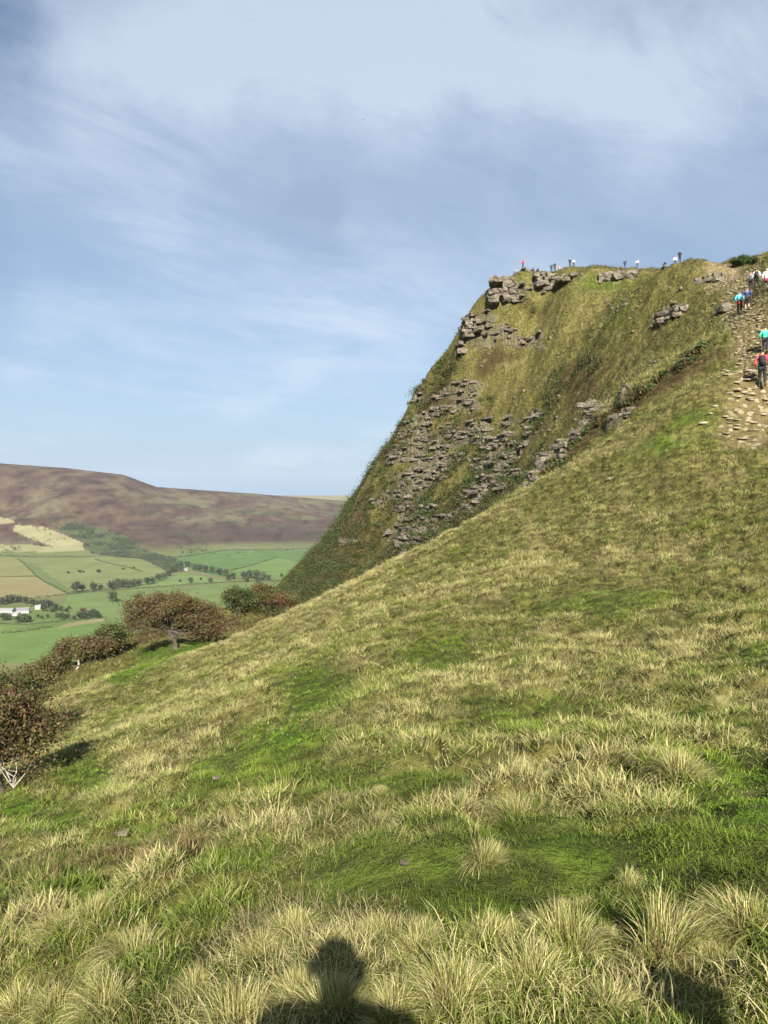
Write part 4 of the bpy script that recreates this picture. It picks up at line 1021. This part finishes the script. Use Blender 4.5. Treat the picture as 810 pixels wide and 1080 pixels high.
POSES = {   # hip height; knees, ankles, toes; elbows, wrists (left, right); torso lean forward
    'walk': dict(hip=.93, kn=[(-.11, .20, .50), (.11, .02, .47)], an=[(-.11, .16, .08), (.11, -.26, .12)], to=[(-.12, .33, .03), (.12, -.12, .03)], el=[(-.30, -.12, 1.13), (.30, .06, 1.14)], wr=[(-.27, .08, .96), (.27, .26, 1.0)], lean=.10),
    'stand': dict(hip=.94, kn=[(-.11, .02, .50), (.12, .03, .50)], an=[(-.12, -.02, .08), (.14, -.02, .08)], to=[(-.15, .15, .03), (.18, .14, .03)], el=[(-.29, -.04, 1.14), (.30, -.02, 1.15)], wr=[(-.28, .08, .90), (.20, .20, 1.08)], lean=.02),
    'photo': dict(hip=.94, kn=[(-.11, .02, .50), (.12, .03, .50)], an=[(-.12, -.02, .08), (.14, -.02, .08)], to=[(-.14, .15, .03), (.16, .14, .03)], el=[(-.31, .10, 1.18), (.31, .10, 1.18)], wr=[(-.05, .28, 1.36), (.05, .28, 1.36)], lean=.0),
    'sit': dict(hip=.16, kn=[(-.14, .38, .42), (.14, .40, .40)], an=[(-.13, .52, .05), (.14, .58, .05)], to=[(-.14, .70, .03), (.15, .76, .03)], el=[(-.28, .10, .42), (.28, .10, .42)], wr=[(-.14, .34, .46), (.12, .36, .46)], lean=.08)}
def person(loc, rz, pose, top, legs, label, hat=None, pack=None, hair=None, size=1.0, fine=True, shorts=False, waist=None, group=None):
    P_ = POSES[pose]; root = empty('person', loc, rz, size); tag(root, label, 'person', group)
    h = P_['hip']; ln = P_['lean']
    pel = (0, 0, h); wai = (0, ln * .4, h + .20); che = (0, ln * .9, h + .42); nk = (0, ln * 1.1, h + .56); hb = (0, ln * 1.2, h + .575)
    sh = [(s * .185, ln, h + .52) for s in (-1, 1)]; hip = [(s * .09, 0, h - .02) for s in (-1, 1)]
    V = [pel, wai, che, nk, hb]; E = [(0, 1), (1, 2), (2, 3), (3, 4)]; rad = [.12, (.13, .10), (.155, .11), .055, .05]
    tubes = []
    for i in (0, 1):
        n = len(V); V += [sh[i], P_['el'][i], P_['wr'][i]]; E += [(2, n), (n, n + 1), (n + 1, n + 2)]; rad += [.062, .042, .028]
        w = Vector(P_['wr'][i]); dv = (w - Vector(P_['el'][i])).normalized(); pm = w + dv * .085; side = dv.cross(Vector((0, 0, 1)) if abs(dv.z) < .8 else Vector((0, 1, 0))).normalized()
        n2 = len(V); V.append(tuple(pm)); E.append((n + 2, n2)); rad.append((.036, .022))
        dn = dv.cross(side).normalized()
        for k, L_ in enumerate((.068, .078, .073, .058)):
            b = pm + side * (k - 1.5) * .019; m1 = b + dv * L_ * .55; e = m1 + (dv * .75 + dn * .5).normalized() * L_ * .5
            tubes += [(tuple(b), tuple(m1), .0095, .0085), (tuple(m1), tuple(e), .0085, .006)]
        b = w + dv * .03 + side * -.028; tubes += [(tuple(b), tuple(b - side * .03 + dv * .035), .011, .0095), (tuple(b - side * .03 + dv * .035), tuple(b - side * .035 + dv * .07), .0095, .007)]
        n = len(V); V += [hip[i], P_['kn'][i], P_['an'][i], P_['to'][i]]; E += [(0, n), (n, n + 1), (n + 1, n + 2), (n + 2, n + 3)]; rad += [.095, .058, .038, .032]
    # head with jaw, nose and ears in the same mesh
    hc = Vector(hb) + Vector((0, .015, .115))
    n = len(V); V += [tuple(Vector(hb) + Vector((0, .01, .05))), tuple(hc)]; E += [(4, n), (n, n + 1)]; rad += [(.060, .068), (.074, .088)]
    V.append(tuple(hc + Vector((0, -.005, .07)))); E.append((n + 1, n + 2)); rad.append((.060, .072))
    tubes += [(tuple(hc + Vector((0, .085, .01))), tuple(hc + Vector((0, .118, -.025))), .010, .014)]
    for s in (-1, 1): tubes.append((tuple(hc + Vector((s * .074, -.005, -.02))), tuple(hc + Vector((s * .090, -.015, .02))), .018, .020))
    tubes.append((tuple(hc + Vector((-.025, .084, -.06))), tuple(hc + Vector((.025, .084, -.06))), .007, .007))
    link('body', skin('body', V, E, rad, M_SKIN, 1, tubes), root)
    if fine:
        link('eyes', limbs_mesh([(tuple(hc + Vector((s * .03, .080, .01))), tuple(hc + Vector((s * .03, .096, .01))), .010, .006) for s in (-1, 1)], M_EYE), root)
    # jacket or shirt
    V = [(0, 0, h - .03), wai, che, (0, ln * 1.08, h + .53)]; E = [(0, 1), (1, 2), (2, 3)]; rad = [(.165, .135), (.155, .125), (.20, .135), (.115, .10)]
    for i in (0, 1):
        n = len(V); V += [sh[i], P_['el'][i], tuple(Vector(P_['el'][i]).lerp(Vector(P_['wr'][i]), .85 if not shorts else .15))]; E += [(2, n), (n, n + 1), (n + 1, n + 2)]; rad += [.082, .062, .050]
    link('jacket', skin('jacket', V, E, rad, cloth(top), 1), root)
    V = [(0, 0, h)]; E = []; rad = [(.15, .125)]
    for i in (0, 1):
        n = len(V); f = .35 if shorts else .93
        V += [hip[i], P_['kn'][i]] + [tuple(Vector(P_['kn'][i]).lerp(Vector(P_['an'][i]), f * (0.25 if shorts else 1)))]; E += [(0, n), (n, n + 1), (n + 1, n + 2)]; rad += [.115, .078, .060]
    link('trousers', skin('trousers', V, E, rad, cloth(legs), 1), root)
    if waist:
        link('tied_jacket', skin('tied_jacket', [(0, -.01, h + .10), (0, -.02, h - .02), (0, -.05, h - .22)], [(0, 1), (1, 2)], [(.175, .145), (.19, .16), (.16, .12)], cloth(waist), 1), root)
    for i in (0, 1):
        a, t = Vector(P_['an'][i]), Vector(P_['to'][i])
        link('boot', skin('boot', [tuple(a + Vector((0, 0, .08))), tuple(a + Vector((0, -.03, -.03))), tuple(t)], [(0, 1), (1, 2)], [.058, .055, .045], M_SHOE, 1), root)
    hm = cloth(hat) if hat else (cloth(hair) if hair else M_HAIR)
    link('hat' if hat else 'hair', skin('hair', [tuple(hc + Vector((0, -.03, -.01))), tuple(hc + Vector((0, -.025, .05))), tuple(hc + Vector((0, -.01, .095)))], [(0, 1), (1, 2)], [(.074, .080), (.082, .090), (.058, .068)], hm, 1), root)
    if pack:
        bm = bmesh.new(); bmesh.ops.create_cube(bm, size=1, matrix=Matrix.Translation((0, ln * .7 - .23, h + .30)) @ Matrix.Diagonal((.30, .20, .46, 1)))
        bmesh.ops.create_cube(bm, size=1, matrix=Matrix.Translation((0, ln * .7 - .35, h + .22)) @ Matrix.Diagonal((.22, .08, .22, 1)))
        bmesh.ops.bevel(bm, geom=bm.edges[:], offset=.05, segments=2, affect='EDGES')
        bk_ = link('backpack', bm_mesh('backpack', bm, cloth(pack), True), root)
        link('strap', limbs_mesh([(p, q, .02, .02) for s in (-1, 1) for p, q in [((s * .11, ln * .8 - .14, h + .50), (s * .12, ln * .9 + .03, h + .585)), ((s * .12, ln * .9 + .03, h + .585), (s * .12, ln * .8 + .15, h + .42)), ((s * .12, ln * .8 + .15, h + .42), (s * .15, ln * .4 - .12, h + .12))]], cloth(pack)), bk_)
    return root
def on_ground(px, d_):
    x = (px - 405) / 816 * d_; return Vector((x, d_, float(ground(np.array([x]), np.array([d_]))[0])))
def skyline(px, d0, d1):
    """the spot along a line of sight where the land stands highest against the sky"""
    dd = np.linspace(d0, d1, 500); x = (px - 405) / 816 * dd; z = ground(x, dd); i = int(np.argmax(z / dd)); return Vector((x[i], dd[i], z[i]))
BLACK, NAVY, WHITE, GREYC = (.025, .025, .03), (.03, .045, .12), (.75, .75, .75), (.18, .19, .2)
def facing(p, up=True): return math.atan2(p.x, p.y) * -1 if up else math.pi - math.atan2(p.x, p.y)
def walker(px, d_, up, *a, **k):
    p = on_ground(px, d_) if d_ < 79 else foot(px, 306.5, 58) + Vector((0, 0, .05)); return person(p, facing(p, up), *a, **k)
walker(804, 36, True, 'walk', (.55, .07, .08), BLACK, 'walker in red sleeves with a black backpack and dark trousers, lowest on the path', pack=BLACK)
walker(807, 50, True, 'walk', (.05, .55, .30), BLACK, 'walker in a bright green top at the right edge, above the red-sleeved walker')
walker(809, 57, True, 'walk', (.78, .78, .78), (.10, .10, .12), 'walker in white with a crimson jacket round the waist, at the right edge', waist=(.50, .02, .07), hat=(.8, .8, .78))
walker(780, 58.5, True, 'walk', (.07, .42, .52), (.06, .05, .05), 'walker in a turquoise top with a red jacket tied at the waist', waist=(.60, .05, .06))
walker(788, 57.5, True, 'walk', NAVY, (.03, .025, .03), 'walker in a navy top beside the turquoise one', shorts=True)
walker(792, 82, True, 'walk', (.10, .11, .11), BLACK, 'dark-clothed left-hand walker of the highest pair on the path', size=.93)
walker(798, 81, True, 'stand', (.62, .62, .62), BLACK, 'walker with a dark backpack over a white top, right-hand of the highest pair', pack=BLACK, size=.95)
def on_sky(px, d0, d1, up, *a, **k):
    p = skyline(px, d0, d1); return person(p, facing(p, up) + k.pop('turn', 0), *a, **k)
on_sky(717, 105, 122, True, 'stand', BLACK, BLACK, 'tall dark figure standing on the grassy knob against the sky', turn=.6)
on_sky(712, 105, 122, False, 'sit', WHITE, GREYC, 'figure in white sitting at the feet of the tall dark figure')
on_sky(702, 105, 124, True, 'sit', BLACK, GREYC, 'crouched dark figure on the left flank of the grassy knob', turn=1.0)
on_sky(699, 105, 124, True, 'sit', (.5, .45, .45), NAVY, 'crouched pale-topped figure, left of the crouched dark one', turn=-.8)
on_sky(659, 138, 156, True, 'walk', NAVY, NAVY, 'walker in navy blue on the summit behind the long slab', turn=-.7)
on_sky(672, 138, 156, True, 'walk', (.72, .70, .70), (.12, .08, .08), 'walker in a white top on the summit, right of the navy one', turn=-.7)
on_sky(601, 145, 168, False, 'stand', BLACK, BLACK, 'dark standing figure at the right end of the summit edge group', turn=.5, hat=(.7, .7, .7))
on_sky(605, 145, 168, False, 'stand', (.5, .5, .48), BLACK, 'shorter figure in a pale top close beside the dark one at the edge', size=.85)
on_sky(590, 145, 168, True, 'sit', (.45, .2, .15), GREYC, 'small seated figure alone between the two standing pairs on the summit edge')
on_sky(585, 145, 168, False, 'stand', (.03, .05, .07), BLACK, 'taller right-hand figure of the dark pair on the cliff edge', size=1.03)
on_sky(581.5, 145, 168, True, 'stand', (.04, .06, .07), BLACK, 'left-hand figure of the dark pair on the cliff edge', size=.95)
on_sky(568, 145, 168, True, 'sit', BLACK, BLACK, 'dark seated figure right of the red one on the cliff edge', turn=1.2)
on_sky(563, 145, 168, True, 'sit', (.08, .08, .1), BLACK, 'small dark seated figure nearest the red one on the cliff edge', turn=1.2)
on_sky(551.5, 145, 168, True, 'stand', (.80, .06, .12), (.10, .05, .08), 'figure in a bright red jacket standing alone on the cliff edge', turn=.8)
on_sky(545, 145, 168, True, 'sit', (.35, .3, .3), GREYC, 'small seated figure farthest left on the cliff edge', turn=1.3)

p = Vector((0.03, -0.5, float(ground(np.array([0.03]), np.array([-0.5]))[0])))
person(p, 0.0, 'photo', (.06, .07, .09), (.05, .05, .06), 'person standing just behind the viewpoint, whose shadow falls up the grass at bottom centre', size=1.07)
p = Vector((1.15, -0.75, float(ground(np.array([1.15]), np.array([-0.75]))[0])))  # unseen figure, added to throw shade over the bottom right
person(p, 0.1, 'stand', (.10, .05, .05), (.05, .05, .06), 'unseen companion added behind and right of the viewpoint to shade the hollow at bottom right', pack=GREYC)

# ------------------------------------------------------------------ birds
def bird(px, py, dist, span, lab, rz):
    x, y, z = W(px, py, dist); bm = bmesh.new()
    prof = [(-.5, .004), (-.36, .05), (-.1, .085), (.12, .08), (.3, .05), (.42, .045), (.52, .006)]; rings = []
    for yy, r in prof: rings.append([bm.verts.new((r * math.cos(a) * span, yy * span * .8, r * .9 * math.sin(a) * span)) for a in np.arange(8) / 8 * 6.2832])
    for a, b in zip(rings[:-1], rings[1:]):
        for i in range(8): bm.faces.new([a[i], a[(i + 1) % 8], b[(i + 1) % 8], b[i]])
    def wing(s):
        pts = [((.06, .12, .03), (.06, -.12, .03)), ((.28, .16, .12), (.28, -.10, .11)), ((.52, .06, .10), (.50, -.08, .10)), ((.74, -.10, .04), (.72, -.14, .04))]
        t = [[bm.verts.new((s * p[0] * span * .7, p[1] * span, p[2] * span + dz)) for p in pr for dz in (.008 * span, -.008 * span)] for pr in pts]
        for a, b in zip(t[:-1], t[1:]):
            for q in ((0, 2, 2, 0), (1, 3, 3, 1)): bm.faces.new([a[q[0]], b[q[0]], b[q[1]], a[q[1]]])
            bm.faces.new([a[0], a[1], b[1], b[0]]); bm.faces.new([a[2], b[2], b[3], a[3]])
        bm.faces.new([t[-1][0], t[-1][1], t[-1][3], t[-1][2]])
    wing(1); wing(-1)
    tv = [bm.verts.new((s * span, yy * span, dz)) for s, yy in ((-.03, -.36), (.03, -.36), (.10, -.56), (-.10, -.56)) for dz in (.004, -.004)]
    bm.faces.new([tv[0], tv[2], tv[4], tv[6]]); bm.faces.new([tv[7], tv[5], tv[3], tv[1]])
    bmesh.ops.recalc_face_normals(bm, faces=bm.faces[:])
    o = link('bird', bm_mesh('bird', bm, plain('feathers', (.05, .045, .04), .8, .2, 3))); o.location = (x, y, z); o.rotation_euler = (.1, .35, rz)
    return tag(o, lab, 'bird')
bird(383, 126, 150, .45, 'tiny dark bird alone high in the middle of the sky', .6)

# ------------------------------------------------------------------ the air
bm = bmesh.new(); bmesh.ops.create_cube(bm, size=1, matrix=Matrix.Translation((0, 0, 25)) @ Matrix.Diagonal((23000, 23000, 550, 1)))
hm_ = bpy.data.materials.new('haze'); hm_.use_nodes = True; hm_.node_tree.nodes.clear()
pv = hm_.node_tree.nodes.new('ShaderNodeVolumePrincipled'); pv.inputs['Color'].default_value = (.80, .88, 1.0, 1); pv.inputs['Density'].default_value = HAZE; pv.inputs['Anisotropy'].default_value = 0.0
ho = hm_.node_tree.nodes.new('ShaderNodeOutputMaterial'); hm_.node_tree.links.new(pv.outputs[0], ho.inputs['Volume'])
o = link('haze', bm_mesh('haze', bm, hm_)); o['kind'] = 'stuff'
